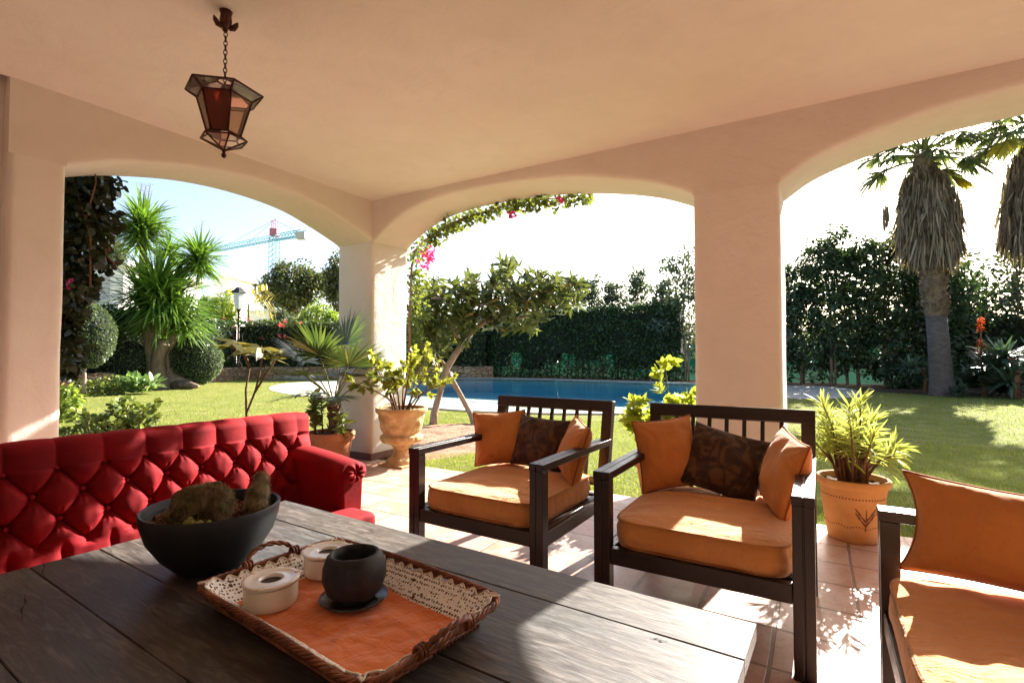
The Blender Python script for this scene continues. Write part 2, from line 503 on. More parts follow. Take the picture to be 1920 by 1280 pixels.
def terracotta(name, c1, c2, band=False):
    t = NT(name)
    v = t.coords('Object')
    col = t.ramp(t.noise(v, 7, 5, .6), [(.3, c2), (.7, c1)])
    col = t.mix(t.ramp(t.noise(v, 3, 4), [(.5, 0.0), (.75, .5)]), col, (.55, .38, .26))
    nrm = t.bump(t.noise(v, 60, 5), .25, .004)
    t.surf(t.bsdf(col, .8, nrm, .25))
    return t.m
MAT['terracotta'] = terracotta('terracotta_clay', (.48, .20, .09), (.36, .13, .06))
MAT['terracottay'] = terracotta('ochre_clay', (.62, .34, .12), (.52, .25, .08))
MAT['urn'] = simple('weathered_sandstone', (.64, .44, .215), (.40, .22, .09), 9, .85, .7, 45, .012)
MAT['pattern'] = simple('brown_pot_paint', (.20, .07, .03), rough=.8)

def glass(name, col, alpha):
    t = NT(name)
    tr = t.n('ShaderNodeBsdfTransparent'); tr.inputs[0].default_value = (*col, 1)
    g = t.n('ShaderNodeBsdfGlossy'); g.inputs['Roughness'].default_value = .2; g.inputs[0].default_value = (.55, .53, .50, 1)
    d = t.bsdf(tuple(x * .8 for x in col), .3)
    fr = t.n('ShaderNodeFresnel'); fr.inputs['IOR'].default_value = 1.5
    t.surf(t.mixsh(fr.outputs[0], t.mixsh(alpha, tr.outputs[0], d), g.outputs[0]))
    return t.m
MAT['amber'] = glass('amber_glass', (.34, .05, .02), .40)
MAT['pinkglass'] = glass('rose_glass', (.74, .50, .41), .25)
MAT['clear'] = glass('clear_glass', (.93, .90, .85), .12)
MAT['saucer'] = glass('clear_saucer_glass', (.92, .90, .88), .06)
MAT['copper'] = simple('aged_copper', (.10, .030, .018), (.04, .013, .009), 30, .45, .3, 80, .002, Metallic=.5)
MAT['iron'] = simple('rusty_iron', (.09, .045, .025), (.035, .018, .012), 30, .6, Metallic=.4)

def lawnmat():
    t = NT('lawn')
    v = t.coords('World')
    a = t.noise(v, .35, 4); b = t.noise(v, 3, 5, .65); c = t.noise(v, 60, 4, .7)
    col = t.ramp(b, [(.3, (.115, .145, .030)), (.55, (.19, .20, .045)), (.75, (.30, .27, .085))])
    col = t.mix(t.ramp(a, [(.38, 0.0), (.65, .7)]), col, (.24, .23, .06))
    col = t.mix(t.ramp(t.noise(v, 1.4, 5, .7, .5), [(.52, 0.0), (.72, .75)]), col, (.36, .31, .13))
    col = t.mix(t.ramp(c, [(.35, .55), (.6, 0.0)]), col, (.07, .10, .02))
    t.surf(t.bsdf(col, .95, t.bump(c, .9, .03), .1))
    return t.m
MAT['lawn'] = lawnmat()
MAT['earth'] = simple('garden_earth', (.30, .17, .10), (.17, .09, .05), 5, .95, .9, 25, .03)
MAT['grass'] = leafmat('grass_blades', (.10, .135, .025), (.23, .25, .055), .4, rough=.6, old=(.42, .36, .16))
MAT['paving'] = simple('pale_paving', (.56, .51, .43), (.45, .40, .33), 3, .85, .3, 30, .004)
MAT['coping'] = simple('stone_coping', (.46, .41, .35), (.34, .30, .26), 6, .8, .4, 30, .005)
MAT['stonewall'] = None
def stone():
    t = NT('rubble_stone')
    v = t.coords('World', (1, 1, 1.7))
    vo = t.n('ShaderNodeTexVoronoi', feature='F1'); vo.inputs['Scale'].default_value = 3.2; t.l(v, vo.inputs['Vector'])
    ve = t.n('ShaderNodeTexVoronoi', feature='DISTANCE_TO_EDGE'); ve.inputs['Scale'].default_value = 3.2; t.l(v, ve.inputs['Vector'])
    s = t.n('ShaderNodeSeparateColor'); t.l(vo.outputs['Color'], s.inputs[0])
    col = t.ramp(s.outputs[0], [(0, (.30, .16, .08)), (.5, (.42, .27, .15)), (1, (.33, .22, .15))])
    e = t.ramp(ve.outputs['Distance'], [(.0, 1.0), (.07, 0.0)])
    col = t.mix(e, col, (.07, .05, .035))
    nrm = t.bump(t.math('SUBTRACT', t.math('MULTIPLY', t.noise(v, 10, 4), .3), e), .8, .05)
    t.surf(t.bsdf(col, .9, nrm, .2))
    return t.m
MAT['stonewall'] = stone()
def bark(name, c1, c2, scale=8, zs=.35):
    t = NT(name)
    v = t.coords('World', (1, 1, zs))
    n = t.noise(v, scale, 6, .7, .6)
    col = t.ramp(n, [(.3, c2), (.65, c1)])
    t.surf(t.bsdf(col, .9, t.bump(n, .8, .03), .15))
    return t.m
MAT['bark'] = bark('grey_bark', (.30, .22, .16), (.11, .075, .055))
MAT['barkpale'] = bark('pale_bark', (.40, .32, .26), (.20, .14, .11), 10)
MAT['palmtrunk'] = bark('palm_trunk', (.125, .10, .088), (.055, .043, .04), 6, 2.5)
MAT['palmboots'] = bark('palm_boots', (.20, .14, .095), (.06, .04, .03), 9, 1.6)
MAT['stem'] = bark('brown_stem', (.22, .12, .07), (.10, .05, .03), 20)
MAT['greenstem'] = bark('green_stem', (.22, .24, .08), (.12, .12, .04), 20)
# ---------------------------------------------------------------- foliage materials
LM = {
 'yucca': leafmat('yucca_leaf', (.05, .10, .018), (.15, .25, .04), .32, rough=.35, spec=.5),
 'hedge': leafmat('hedge_leaf', (.018, .036, .014), (.055, .095, .028), .2),
 'flowerhedge': leafmat('flowering_hedge_leaf', (.030, .050, .018), (.11, .14, .045), .25),
 'shrub': leafmat('round_shrub_leaf', (.045, .070, .035), (.13, .17, .085), .2),
 'loquat': leafmat('loquat_leaf', (.022, .038, .012), (.082, .108, .028), .26, tcol=(.22, .26, .04), old=(.35, .20, .06)),
 'ficus': leafmat('glossy_shrub_leaf', (.07, .11, .022), (.22, .26, .04), .42, tcol=(.48, .48, .05), old=(.40, .34, .04)),
 'lemon': leafmat('lemon_shrub_leaf', (.10, .16, .02), (.26, .32, .035), .5, tcol=(.58, .62, .05)),
 'oleander': leafmat('oleander_leaf', (.14, .20, .035), (.32, .36, .07), .45, tcol=(.58, .62, .12)),
 'jade': leafmat('jade_leaf', (.07, .11, .03), (.22, .26, .06), .2, rough=.4),
 'frangipani': leafmat('frangipani_leaf', (.07, .07, .014), (.15, .13, .025), .35, tcol=(.30, .24, .04)),
 'fan': leafmat('fan_palm_leaf', (.035, .060, .022), (.115, .15, .05), .25, old=(.42, .32, .16)),
 'bougshaded': leafmat('shaded_vine_leaf', (.010, .018, .007), (.030, .040, .013), .18, tcol=(.05, .045, .012)),  # darkened copy of the other climber's leaf, its shade put into the colour
 'boug': leafmat('vine_leaf', (.035, .065, .016), (.11, .15, .03), .38, tcol=(.30, .34, .04)),
 'pink': leafmat('magenta_bract', (.55, .02, .16), (.80, .07, .28), .45, tcol=(.9, .12, .40)),
 'tree': leafmat('far_tree_leaf', (.045, .055, .025), (.13, .14, .06), .25),
 'treegrey': leafmat('grey_green_leaf', (.040, .055, .040), (.10, .125, .085), .3),
 'conifer': leafmat('dark_tree_leaf', (.016, .032, .016), (.050, .080, .034), .25),
 'bright': leafmat('bright_shrub_leaf', (.10, .15, .025), (.26, .32, .06), .35),
 'yellow': leafmat('yellow_leaf', (.30, .26, .04), (.55, .42, .06), .4),
 'agave': leafmat('agave_leaf', (.10, .18, .06), (.28, .38, .14), .3, rough=.4),
 'aloe': leafmat('aloe_leaf', (.030, .065, .045), (.09, .14, .09), .15, rough=.4),
 'aloeflower': leafmat('aloe_flower', (.50, .06, .01), (.70, .13, .03), .3),
 'palmgreen': leafmat('palm_frond', (.05, .075, .03), (.15, .17, .06), .3),
 'palmyellow': leafmat('yellowing_frond', (.26, .22, .03), (.50, .40, .05), .45),
 'palmdead': leafmat('dead_frond', (.070, .046, .034), (.27, .205, .16), .15, rough=.8, spec=.15),
}

# ---------------------------------------------------------------- setting: ground, pool
LAWN_Z = -.03
POOL = [(18.0, 11.5), (18.0, -1.4), (16.9, -2.6), (13.2, -2.9), (10.2, -2.6), (7.8, -1.9), (6.3, -.9), (5.35, .8), (5.0, 2.2), (5.25, 4.2), (6.4, 6.2), (8.2, 8.2), (10.5, 10.2), (13, 11.6)]
def smooth_loop(pts, it=3):
    for _ in range(it):
        out = []
        for i, p in enumerate(pts):
            q = pts[(i+1) % len(pts)]
            out += [(p[0]*.75+q[0]*.25, p[1]*.75+q[1]*.25), (p[0]*.25+q[0]*.75, p[1]*.25+q[1]*.75)]
        pts = out
    return pts
def offset_loop(pts, d):
    n = len(pts); out = []
    A = sum(pts[i][0]*pts[(i+1) % n][1] - pts[(i+1) % n][0]*pts[i][1] for i in range(n))
    sg = 1 if A > 0 else -1
    for i in range(n):
        t = Vector((pts[(i+1) % n][0]-pts[i-1][0], pts[(i+1) % n][1]-pts[i-1][1])).normalized()
        out.append((pts[i][0] + t.y*d*sg, pts[i][1] - t.x*d*sg))
    return out
pool = smooth_loop(POOL, 2)
def sheet_with_hole(name, outer, inner, z, mat, kind='structure'):
    bm = bmesh.new()
    for loop in (outer, inner):
        if not loop: continue
        vs = [bm.verts.new((p[0], p[1], z)) for p in loop]
        for i in range(len(vs)): bm.edges.new((vs[i], vs[(i+1) % len(vs)]))
    bmesh.ops.triangle_fill(bm, use_beauty=True, use_dissolve=False, edges=bm.edges[:])
    for f in bm.faces:
        if f.normal.z < 0: f.normal_flip()
    me = bpy.data.meshes.new(name); bm.to_mesh(me); bm.free()
    o = link(name, me, mat, None, 'room')
    return tag(o, kind=kind)
big = [(600*math.cos(2*PI*i/48), 600*math.sin(2*PI*i/48)) for i in range(48)]
sheet_with_hole('lawn', big, offset_loop(pool, .25), LAWN_Z, MAT['lawn'])
# coping ring
def ring(name, a, b, z0, z1, mat):
    n = len(a); m = MB()
    vs = [(p[0], p[1], z1) for p in a] + [(p[0], p[1], z1) for p in b] + [(p[0], p[1], z0) for p in b] + [(p[0], p[1], z0) for p in a]
    fs = []
    for i in range(n):
        j = (i+1) % n
        fs += [(i, j, n+j, n+i), (n+i, n+j, 2*n+j, 2*n+i), (3*n+i, 3*n+j, j, i)]
    m.add(vs, fs)
    return tag(m.build(name, mat, None, 'room'), kind='structure')
ring('pool_coping', offset_loop(pool, .45), offset_loop(pool, -.02), LAWN_Z - .1, .008, MAT['coping'])
def poolmat():
    t = NT('pool_finish')
    v = t.coords('Object')
    g = t.n('ShaderNodeNewGeometry'); s = t.n('ShaderNodeSeparateXYZ'); t.l(g.outputs['Position'], s.inputs[0])
    depth = t.ramp(t.math('MULTIPLY', s.outputs[2], -1.0), [(.08, (.76, .76, .64)), (.18, (.46, .70, .72)), (.36, (.17, .54, .67)), (.7, (.09, .43, .58))])
    vo = t.n('ShaderNodeTexVoronoi', feature='SMOOTH_F1'); vo.inputs['Scale'].default_value = 2.2; t.l(t.coords('Object', (1, 1, .2)), vo.inputs['Vector'])
    col = t.mix(t.ramp(vo.outputs['Distance'], [(.3, 0.0), (.6, .12)]), depth, (.5, .75, .8))
    t.surf(t.bsdf(col, .6))
    return t.m
m = MB()
n = len(pool)
def poolfloor(x, y):
    k = min(1, max(0, (x - 7.7) / 1.3))
    k = k*k*(3-2*k)
    return -.075 - .62*k
rim = offset_loop(pool, -.02)
m.add([(p[0], p[1], .0) for p in pool] + [(p[0], p[1], .0) for p in rim] + [(p[0], p[1], -.75) for p in rim],
      [(i, (i+1) % n, n + (i+1) % n, n + i) for i in range(n)] + [(n + i, n + (i+1) % n, 2*n + (i+1) % n, 2*n + i) for i in range(n)])
m.grid(lambda u, v: (4.6 + 13.8*u, -3.4 + 15.6*v, poolfloor(4.6 + 13.8*u, 0)), 70, 40)
tag(m.build('pool_basin', poolmat(), None, 'room'), kind='structure')
def watermat():
    t = NT('pool_water')
    v = t.coords('World', (1, 1, 1))
    h = t.math('ADD', t.noise(v, 1.6, 3, .5, .5), t.math('MULTIPLY', t.noise(v, 6, 3), .25))
    nrm = t.bump(h, .34, .05)
    fr = t.n('ShaderNodeFresnel'); fr.inputs['IOR'].default_value = 1.14; t.l(nrm, fr.inputs['Normal'])
    gl = t.n('ShaderNodeBsdfGlossy'); gl.inputs['Roughness'].default_value = .03; t.l(nrm, gl.inputs['Normal'])
    tr = t.n('ShaderNodeBsdfTransparent'); tr.inputs[0].default_value = (.88, .97, .98, 1)
    t.surf(t.mixsh(fr.outputs[0], tr.outputs[0], gl.outputs[0]))
    return t.m
w = MB(); pw = offset_loop(pool, -.03)
w.add([(p[0], p[1], -.022) for p in pw], [tuple(range(n))])
o = w.build('pool_water', watermat(), None, 'room')
bmx = bmesh.new(); bmx.from_mesh(o.data); bmesh.ops.triangulate(bmx, faces=bmx.faces[:]); 
for f in bmx.faces:
    if f.normal.z < 0: f.normal_flip()
bmx.to_mesh(o.data); bmx.free()
tag(o, kind='structure')
# paved areas beside the pool: left (beyond the corner pillar) and the right end
def patch(name, pts, z, mat, it=2):
    m = MB(); p = smooth_loop(pts, it) if it else pts
    m.add([(x, y, z) for x, y in p], [tuple(range(len(p)))])
    o = m.build(name, mat, None, 'room')
    b = bmesh.new(); b.from_mesh(o.data); bmesh.ops.triangulate(b, faces=b.faces[:])
    for f in b.faces:
        if f.normal.z < 0: f.normal_flip()
    b.to_mesh(o.data); b.free()
    return tag(o, kind='structure')
patch('pool_deck', [(5.2, 6.2), (5.6, 9.5), (7.0, 12.8), (9.8, 15.5), (12.6, 14.8), (14, 12.6), (10.5, 11.0), (8.3, 8.9), (6.6, 7.0)], LAWN_Z + .012, MAT['paving'])
patch('pool_deck', [(11.6, -3.3), (14, -3.35), (17.2, -3.15), (18.7, -2.0), (19.0, -5.0), (14.2, -5.5), (11.9, -4.4)], LAWN_Z + .012, MAT['coping'])
# bare earth at the loquat's foot and below the hedges
def rough_patch(name, fn, nu, nv, mat, amp=.02, z=LAWN_Z + .006):
    m = MB()
    def g(u, v):
        x, y = fn(u, v)
        e = min(u, 1-u, v, 1-v) * 6
        return (x, y, z + min(1, e) * (.012 + amp * (mnoise.noise(Vector((x*5, y*5, 1))) + .6*mnoise.noise(Vector((x*17, y*17, 3))))) - (.008 if e <= 0 else 0))
    m.grid(g, nu, nv)
    return tag(m.build(name, mat, None, 'room', smooth=True), kind='structure')
def disc(cx, cy, rx, ry):
    def f(u, v):
        a, b = 2*u-1, 2*v-1
        r = max(abs(a), abs(b)); l = math.hypot(a, b) or 1
        k = r / l * (1 + .12*mnoise.noise(Vector((a*1.5, b*1.5, 5))))
        return cx + rx*a*k, cy + ry*b*k
    return f
rough_patch('earth_bed', disc(1.75, .45, 1.65, 1.25), 60, 50, MAT['earth'])
rough_patch('hedge_bed', disc(20.6, 0, 1.9, 26), 24, 160, MAT['earth'], .03)
rough_patch('garden_bed', disc(17.2, -9.6, 2.2, 4.4), 30, 60, MAT['soil'], .05)

# terrace floor: object frame = porch frame, so the tile grid follows the walls
m = MB(); m.box((-6.2, -9.4, -.2), (.085, .6, 0))
o = m.build('terrace_floor', MAT['tiles'], None, 'local')
o.location = CORNER; o.rotation_euler = (0, 0, ROT)
tag(o, kind='structure')

# ---------------------------------------------------------------- porch
T = .56
CEIL = 2.858
porch = thing('arcaded_porch', 'peach plastered porch with low segmental arches on square pillars and a flat ceiling', 'porch', CORNER, ROT)
def interp(pts, x):
    for (a, za), (b, zb) in zip(pts, pts[1:]):
        if a <= x <= b:
            k = (x-a)/(b-a)
            return za + (zb-za)*k
    return pts[0][1] if x < pts[0][0] else pts[-1][1]
def smoothpts(pts, n=40):
    """Catmull-Rom through hand-measured arch heights"""
    out = []
    P_ = [Vector((*p, 0)) for p in pts]
    P_ = [P_[0]*2-P_[1]] + P_ + [P_[-1]*2-P_[-2]]
    for i in range(1, len(P_)-2):
        p0, p1, p2, p3 = P_[i-1:i+3]
        for k in range(8):
            t = k/8
            q = .5*((2*p1)+(p2-p0)*t+(2*p0-5*p1+4*p2-p3)*t*t+(3*p1-p0-3*p2+p3)*t**3)
            out.append((q.x, q.y))
    out.append((pts[-1][0], pts[-1][1]))
    return out
ARCH_A = [(-2.673, 2.392), (-2.5, 2.47), (-2.307, 2.537), (-1.99, 2.618), (-1.65, 2.672), (-1.345, 2.69), (-1.0, 2.675), (-.678, 2.63), (-.38, 2.545), (-.15, 2.465), (0, 2.405)]
ARCH_B = [(-3.41, 2.375), (-3.2, 2.475), (-2.995, 2.553), (-2.65, 2.645), (-2.306, 2.705), (-1.9, 2.75), (-1.5, 2.766), (-1.2, 2.765), (-.905, 2.748), (-.63, 2.705), (-.416, 2.642), (-.2, 2.54), (0, 2.405)]
ARCH_C = [(-7.1, 2.36), (-6.85, 2.49), (-6.55, 2.59), (-6.2, 2.66), (-5.9, 2.695), (-5.55, 2.71), (-5.216, 2.703), (-4.95, 2.682), (-4.726, 2.646), (-4.47, 2.587), (-4.192, 2.489), (-3.994, 2.36)]
def arch_header(name, pts, axis, top=CEIL + .4):
    """wall above one opening; axis 'x': wall in plane y=0..T, axis 'y': plane x=0..T"""
    st = smoothpts(pts)
    r = .035
    m = MB()
    prof = [None, (r, 0), (.45*r, .12*r), (.12*r, .45*r), (0, r), (0, T*.5), (0, T-r), (.12*r, T-.45*r), (.45*r, T-.12*r), (r, T)]
    zl = [CEIL - .0, ]
    def g(u, v):
        i = u * (len(st)-1); k = int(round(i)); s, z = st[k]
        j = int(round(v * 12))
        if j == 0: dz, dep = top - z, 0
        elif j == 1: dz, dep = max(CEIL - z - .001, .05), 0
        elif j == 2: dz, dep = r*2.2, 0
        elif j <= 11: dz, dep = prof[j-2]
        else: dz, dep = top - z, T
        w = .006 * mnoise.noise(Vector((s*2.3, dep*3, 4))) if 2 <= j <= 11 else 0
        return (s, dep, z + dz + w) if axis == 'x' else (dep, s, z + dz + w)
    m.grid(g, len(st)-1, 12, flip=(axis == 'y'))
    return m.build(name, MAT['plaster'], porch, 'local', smooth=True)
arch_header('arched_wall', ARCH_A, 'x')
arch_header('arched_wall', ARCH_B, 'y')
arch_header('arched_wall', ARCH_C, 'y')
def pillar(name, x0, y0, x1, y1, z1, r=.035, mat='pillar'):
    pts = []
    cs = [(x1-r, y0+r, -90), (x1-r, y1-r, 0), (x0+r, y1-r, 90), (x0+r, y0+r, 180)]
    for (cx, cy, a0) in cs:
        for k in range(5):
            a = rad(a0 + 90*k/4)
            pts.append((cx + r*math.cos(a), cy + r*math.sin(a)))
    full = []
    for i, p in enumerate(pts):
        full.append(p)
        q = pts[(i+1) % len(pts)]
        if math.hypot(q[0]-p[0], q[1]-p[1]) > .12:
            full += [(p[0]+(q[0]-p[0])*k/8, p[1]+(q[1]-p[1])*k/8) for k in range(1, 8)]
    nz = 26; m = MB(); nn = len(full)
    for j in range(nz+1):
        z = z1*j/nz
        fade = min(1, (nz-j)/3)
        for p in full:
            w = .005*fade
            m.v.append((p[0] + w*mnoise.noise(Vector((p[0]*3, p[1]*3, z*2.2))), p[1] + w*mnoise.noise(Vector((p[0]*3+9, p[1]*3, z*2.2))), z))
    for j in range(nz):
        for i in range(nn):
            k = (i+1) % nn
            m.f.append((j*nn+i, j*nn+k, (j+1)*nn+k, (j+1)*nn+i))
    return m.build(name, MAT[mat], porch, 'local', smooth=True)
pillar('pillar', 0, 0, T, T, 2.405)
pillar('pillar', 0, -3.994, T, -3.41, 2.365)
pillar('pillar', 0, -7.7, T, -7.1, 2.36)
pillar('pillar', -2.955, 0, -2.673, T, 2.392)
def block(name, a, b, mat='plaster'):
    m = MB(); m.box(a, b); return m.build(name, MAT[mat], porch, 'local')
block('pillar_head', (0.0, 0.0, 2.405), (T, T, CEIL + .4))
block('pillar_head', (0.0, -3.994, 2.365), (T, -3.41, CEIL + .4))
block('pillar_head', (0.0, -7.7, 2.36), (T, -7.1, CEIL + .4))
block('pillar_head', (-2.955, 0.0, 2.392), (-2.673, T, CEIL + .4))
block('side_wall', (-6.2, .09, 0), (-2.956, T, CEIL + .39))
block('house_bounce_wall', (-6.4, -9.6, 0), (-5.9, .09, CEIL + .39))  # unseen, put behind the camera to bounce light into the porch
block('end_bounce_wall', (-5.9, -9.6, 0), (T, -9.2, CEIL + .39))  # unseen too, closes the far end and bounces light
block('side_wall', (0.0, -9.2, 0), (T, -7.7, CEIL + .39))
m = MB(); m.box((-6.4, -9.6, CEIL), (.02, .02, CEIL + .3)); m.build('ceiling', MAT['ceiling'], porch, 'local')
m = MB(); m.box((-6.5, -9.7, CEIL + .401), (T + .02, T + .02, CEIL + .55)); m.build('sun_block_roof', MAT['plaster'], porch, 'local')  # unseen slab added on top to block the sun
# skirting of dark tiles round the pillar feet
s_ = .012
MAT['skirt'] = simple('dark_skirting_tile', (.16, .052, .034), (.085, .030, .022), 12, .6)
for (x0, y0, x1, y1) in ((0, 0, T, T), (0, -3.994, T, -3.41)):
    m = MB()
    q_ = [(x0-s_, y0-s_), (x1+s_, y0-s_), (x1+s_, y1+s_), (x0-s_, y1+s_)]
    m.add([(x, y, .002) for x, y in q_] + [(x, y, .075) for x, y in q_], [(4, 5, 6, 7), (0, 1, 5, 4), (1, 2, 6, 5), (2, 3, 7, 6), (3, 0, 4, 7)])
    m.build('skirting', MAT['skirt'], porch, 'local', bevel=.003)

# ---------------------------------------------------------------- hanging lantern
LX = at(421, 200, 2.484)
lamp = thing('hanging_lantern', 'hexagonal copper lantern with amber and rose glass hanging by a chain from the ceiling', 'lantern', (LX.x, LX.y, 2.15), rad(12))
CH = CEIL - 2.15
def hexpt(r, z, k): return Vector((r*math.cos(PI/3*k), r*math.sin(PI/3*k), z))
m = MB()
rings_ = [(.088, .055), (.150, .285), (.182, .292)]
tips = (0, 0, .012)
lv = [(.105, .062), (.075, .075), (.128, .262), (.178, .300), (.05, .345)]
for k in range(6):
    m.tube([(0, 0, .008), hexpt(.105, .062, k)], .0045, 5)
    m.tube([hexpt(.105, .062, k), hexpt(.075, .085, k)], .0045, 5)
    m.tube([hexpt(.075, .085, k), hexpt(.125, .262, k)], .005, 5)
    m.tube([hexpt(.125, .262, k), hexpt(.176, .296, k)], .0045, 5)
    m.tube([hexpt(.176, .296, k), hexpt(.035, .352, k)], .004, 5)
    for (r, z) in ((.105, .062), (.075, .085), (.125, .262), (.176, .296), (.035, .352)):
        m.tube([hexpt(r, z, k), hexpt(r, z, k+1)], .0045, 5)
m.build('frame', MAT['copper'], lamp, smooth=True)
def panes(nm, r0, z0, r1, z1, mats, ins=.998):
    for k in range(6):
        q = MB(); a, b = hexpt(r0*ins, z0, k), hexpt(r0*ins, z0, k+1); c, d = hexpt(r1*ins, z1, k+1), hexpt(r1*ins, z1, k)
        q.add([a, b, c, d], [(0, 1, 2, 3)])
        q.build('glass_pane', MAT[mats[k % len(mats)]], lamp)
panes('p', .002, .010, .105, .062, ['pinkglass', 'clear'])
panes('p', .075, .085, .125, .262, ['pinkglass', 'clear', 'pinkglass', 'pinkglass', 'amber', 'pinkglass'])
panes('p', .125, .262, .176, .296, ['clear'])
panes('p', .176, .296, .035, .352, ['pinkglass', 'clear'])
m = MB(); m.lathe([(0.004, -.028), (.010, -.022), (.012, -.012), (.006, -.004), (.009, .006), (.004, .012)], 12); m.build('finial', MAT['copper'], lamp, smooth=True)
m = MB(); m.lathe([(.02, .12), (.024, .16), (.024, .24), (.017, .245), (.017, .29), (.005, .30), (.005, .352)], 14); m.build('lamp_holder', MAT['iron'], lamp, smooth=True)
m = MB()
z = .352
i = 0
while z < CH - .085:
    ring_ = []
    for k in range(12):
        a = 2*PI*k/12
        ring_.append((.008*math.cos(a) if i % 2 == 0 else 0, .008*math.cos(a) if i % 2 else 0, z + .013 + .015*math.sin(a)))
    m.tube(ring_, .0024, 5, closed=True)
    z += .0225; i += 1
m.build('chain', MAT['iron'], lamp, smooth=True)
m = MB(); m.lathe([(.010, CH-.088), (.022, CH-.08), (.028, CH-.05), (.024, CH-.02), (.030, CH-.002)], 18)
for k in range(4):
    a = PI/2*k + .4
    c, s = math.cos(a), math.sin(a)
    m.tube([(c*.015, s*.015, CH-.082), (c*.034, s*.034, CH-.074), (c*.046, s*.046, CH-.056), (c*.052, s*.052, CH-.040)], [.012, .015, .012, .004], 7)
m.build('ceiling_rose', MAT['copper'], lamp, smooth=True)

# ---------------------------------------------------------------- red tufted sofa
SX1, SX0 = -1.895, -4.40
SY = -1.47
sofa = thing('tufted_sofa', 'red velvet sofa with deep buttoned backrest and low rolled arms beside the table', 'sofa', room((SX0+SX1)/2, -1.65), ROT)
BW, BH = .166, .102                                     # button lattice
BX0 = -2.145; BZ0 = .679
def tuft(x, z):
    """height of the padding and distance cues at backrest position"""
    if z > BZ0:
        a = (x - BX0) / BW
        f = abs(math.sin(PI*a)) ** .55
        k = min(1, (z - BZ0) / .10)
        return .030*f*(1 - .55*k) + .012*k
    jx = .010*mnoise.noise(Vector((x*4, z*4, 1))); jz = .008*mnoise.noise(Vector((x*4, z*4, 8)))
    a = ((x + jx - BX0)/BW + (z + jz - BZ0)/(2*BH))
    b = ((x + jx - BX0)/BW - (z + jz - BZ0)/(2*BH))
    ea = abs(math.sin(PI*a)); eb = abs(math.sin(PI*b))
    d = math.hypot(ea, eb)
    crease = (1 - math.exp(-ea*5.5))*(1 - math.exp(-eb*5.5))
    puff = .020*crease + .022*(ea*eb)**.6
    pit = -.032*math.exp(-(d/.50)**1.6)
    th = math.atan2(eb, ea + 1e-4)
    rr_ = max(0, 1 - d/1.15)
    wr = .0105*math.sin(11*th + 6*mnoise.noise(Vector((x*9, z*9, 3))))*rr_*min(1, d*3.2)
    wr += .0055*mnoise.noise(Vector((x*24, z*15, 2)))*crease
    if z < .40:
        f = abs(math.sin(PI*(x - BX0)/BW))
        k = min(1, (.40 - z)/.05)
        return (puff + pit + wr)*(1-k) + k*(.034*(1-math.exp(-f*5)) + .004*mnoise.noise(Vector((x*20, z*8, 5))))
    return puff + pit + wr
def backpt(u, v):
    x = SX0 + .10 + (SX1 - .20 - SX0) * u
    # profile parameter v: from the seat up the front, over the rolled top and down behind
    H0, H1 = .22, .745
    if v < .72:
        z = H0 + (H1 - H0) * (v/.72)
        y = SY - .055 + .10*((z - .4)/.44) - tuft(x, z)
        nz_ = 0
        return Vector((x, y, z))
    a = (v - .72)/.28 * PI * 1.05
    R = .052
    y0 = SY - .055 + .10*((H1 - .4)/.44)
    t = tuft(x, H1) * (1 - (v - .72)/.28)
    ed = 1
    return Vector((x, y0 + R - (R + t)*math.cos(a), H1 + (R + t*.6)*math.sin(a)*.9))
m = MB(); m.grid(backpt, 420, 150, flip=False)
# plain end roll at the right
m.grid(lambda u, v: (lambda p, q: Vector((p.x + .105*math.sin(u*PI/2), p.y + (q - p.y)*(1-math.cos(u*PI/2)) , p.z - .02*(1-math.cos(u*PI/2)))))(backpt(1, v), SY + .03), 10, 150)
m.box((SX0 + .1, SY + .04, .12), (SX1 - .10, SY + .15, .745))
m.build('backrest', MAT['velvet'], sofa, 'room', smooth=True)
proto_b = None
r_ = 0
zb = BZ0
while zb > .40:
    x = BX0 + (.5*BW if r_ % 2 else 0)
    k = 0
    while True:
        xb = BX0 - k*BW - (BW/2 if r_ % 2 else 0)
        if xb < SX0 + .15: break
        if proto_b is None:
            q = MB(); q.ball((0, 0, 0), (.010, .006, .010), 10, 6)
            me = q.mesh('button'); me.polygons.foreach_set('use_smooth', [True]*len(me.polygons)); me.materials.append(MAT['velvetdark']); proto_b = me
        o = bpy.data.objects.new('button', proto_b); COL.objects.link(o); o.parent = sofa
        y = SY - .055 + .10*((zb - .4)/.44) - .001
        p = rootmat(sofa).inverted() @ room(xb, y, zb)
        o.location = p
        k += 1
    zb -= BH; r_ += 1
def rounded(m, a, b, r=.05, nu=16):
    """cushion-like rounded box"""
    a, b = Vector(a), Vector(b); c = (a+b)/2; h = (b-a)/2
    def fn(u, v):
        th = 2*PI*u; ph = PI*(v-.5)*.999
        def sp(x, e): return math.copysign(abs(x)**e, x)
        return c + Vector((h.x*sp(math.cos(ph), .32)*sp(math.cos(th), .3), h.y*sp(math.cos(ph), .32)*sp(math.sin(th), .3), h.z*sp(math.sin(ph), .5)))
    return m.grid(fn, nu*4, nu, closeu=True)
m = MB(); rounded(m, (SX0+.14, -1.97, .14), (SX1-.10, SY-.02, .285)); m.build('seat', MAT['velvet'], sofa, 'room', smooth=True)
m = MB(); m.box((SX0+.06, -1.90, .08), (SX1-.04, SY+.05, .15)); m.build('seat_base', MAT['velvet'], sofa, 'room', bevel=.02)
m = MB(); rounded(m, (SX1-.50, -2.13, .18), (SX1-.06, -1.90, .30)); m.build('seat_front_roll', MAT['velvet'], sofa, 'room', smooth=True)
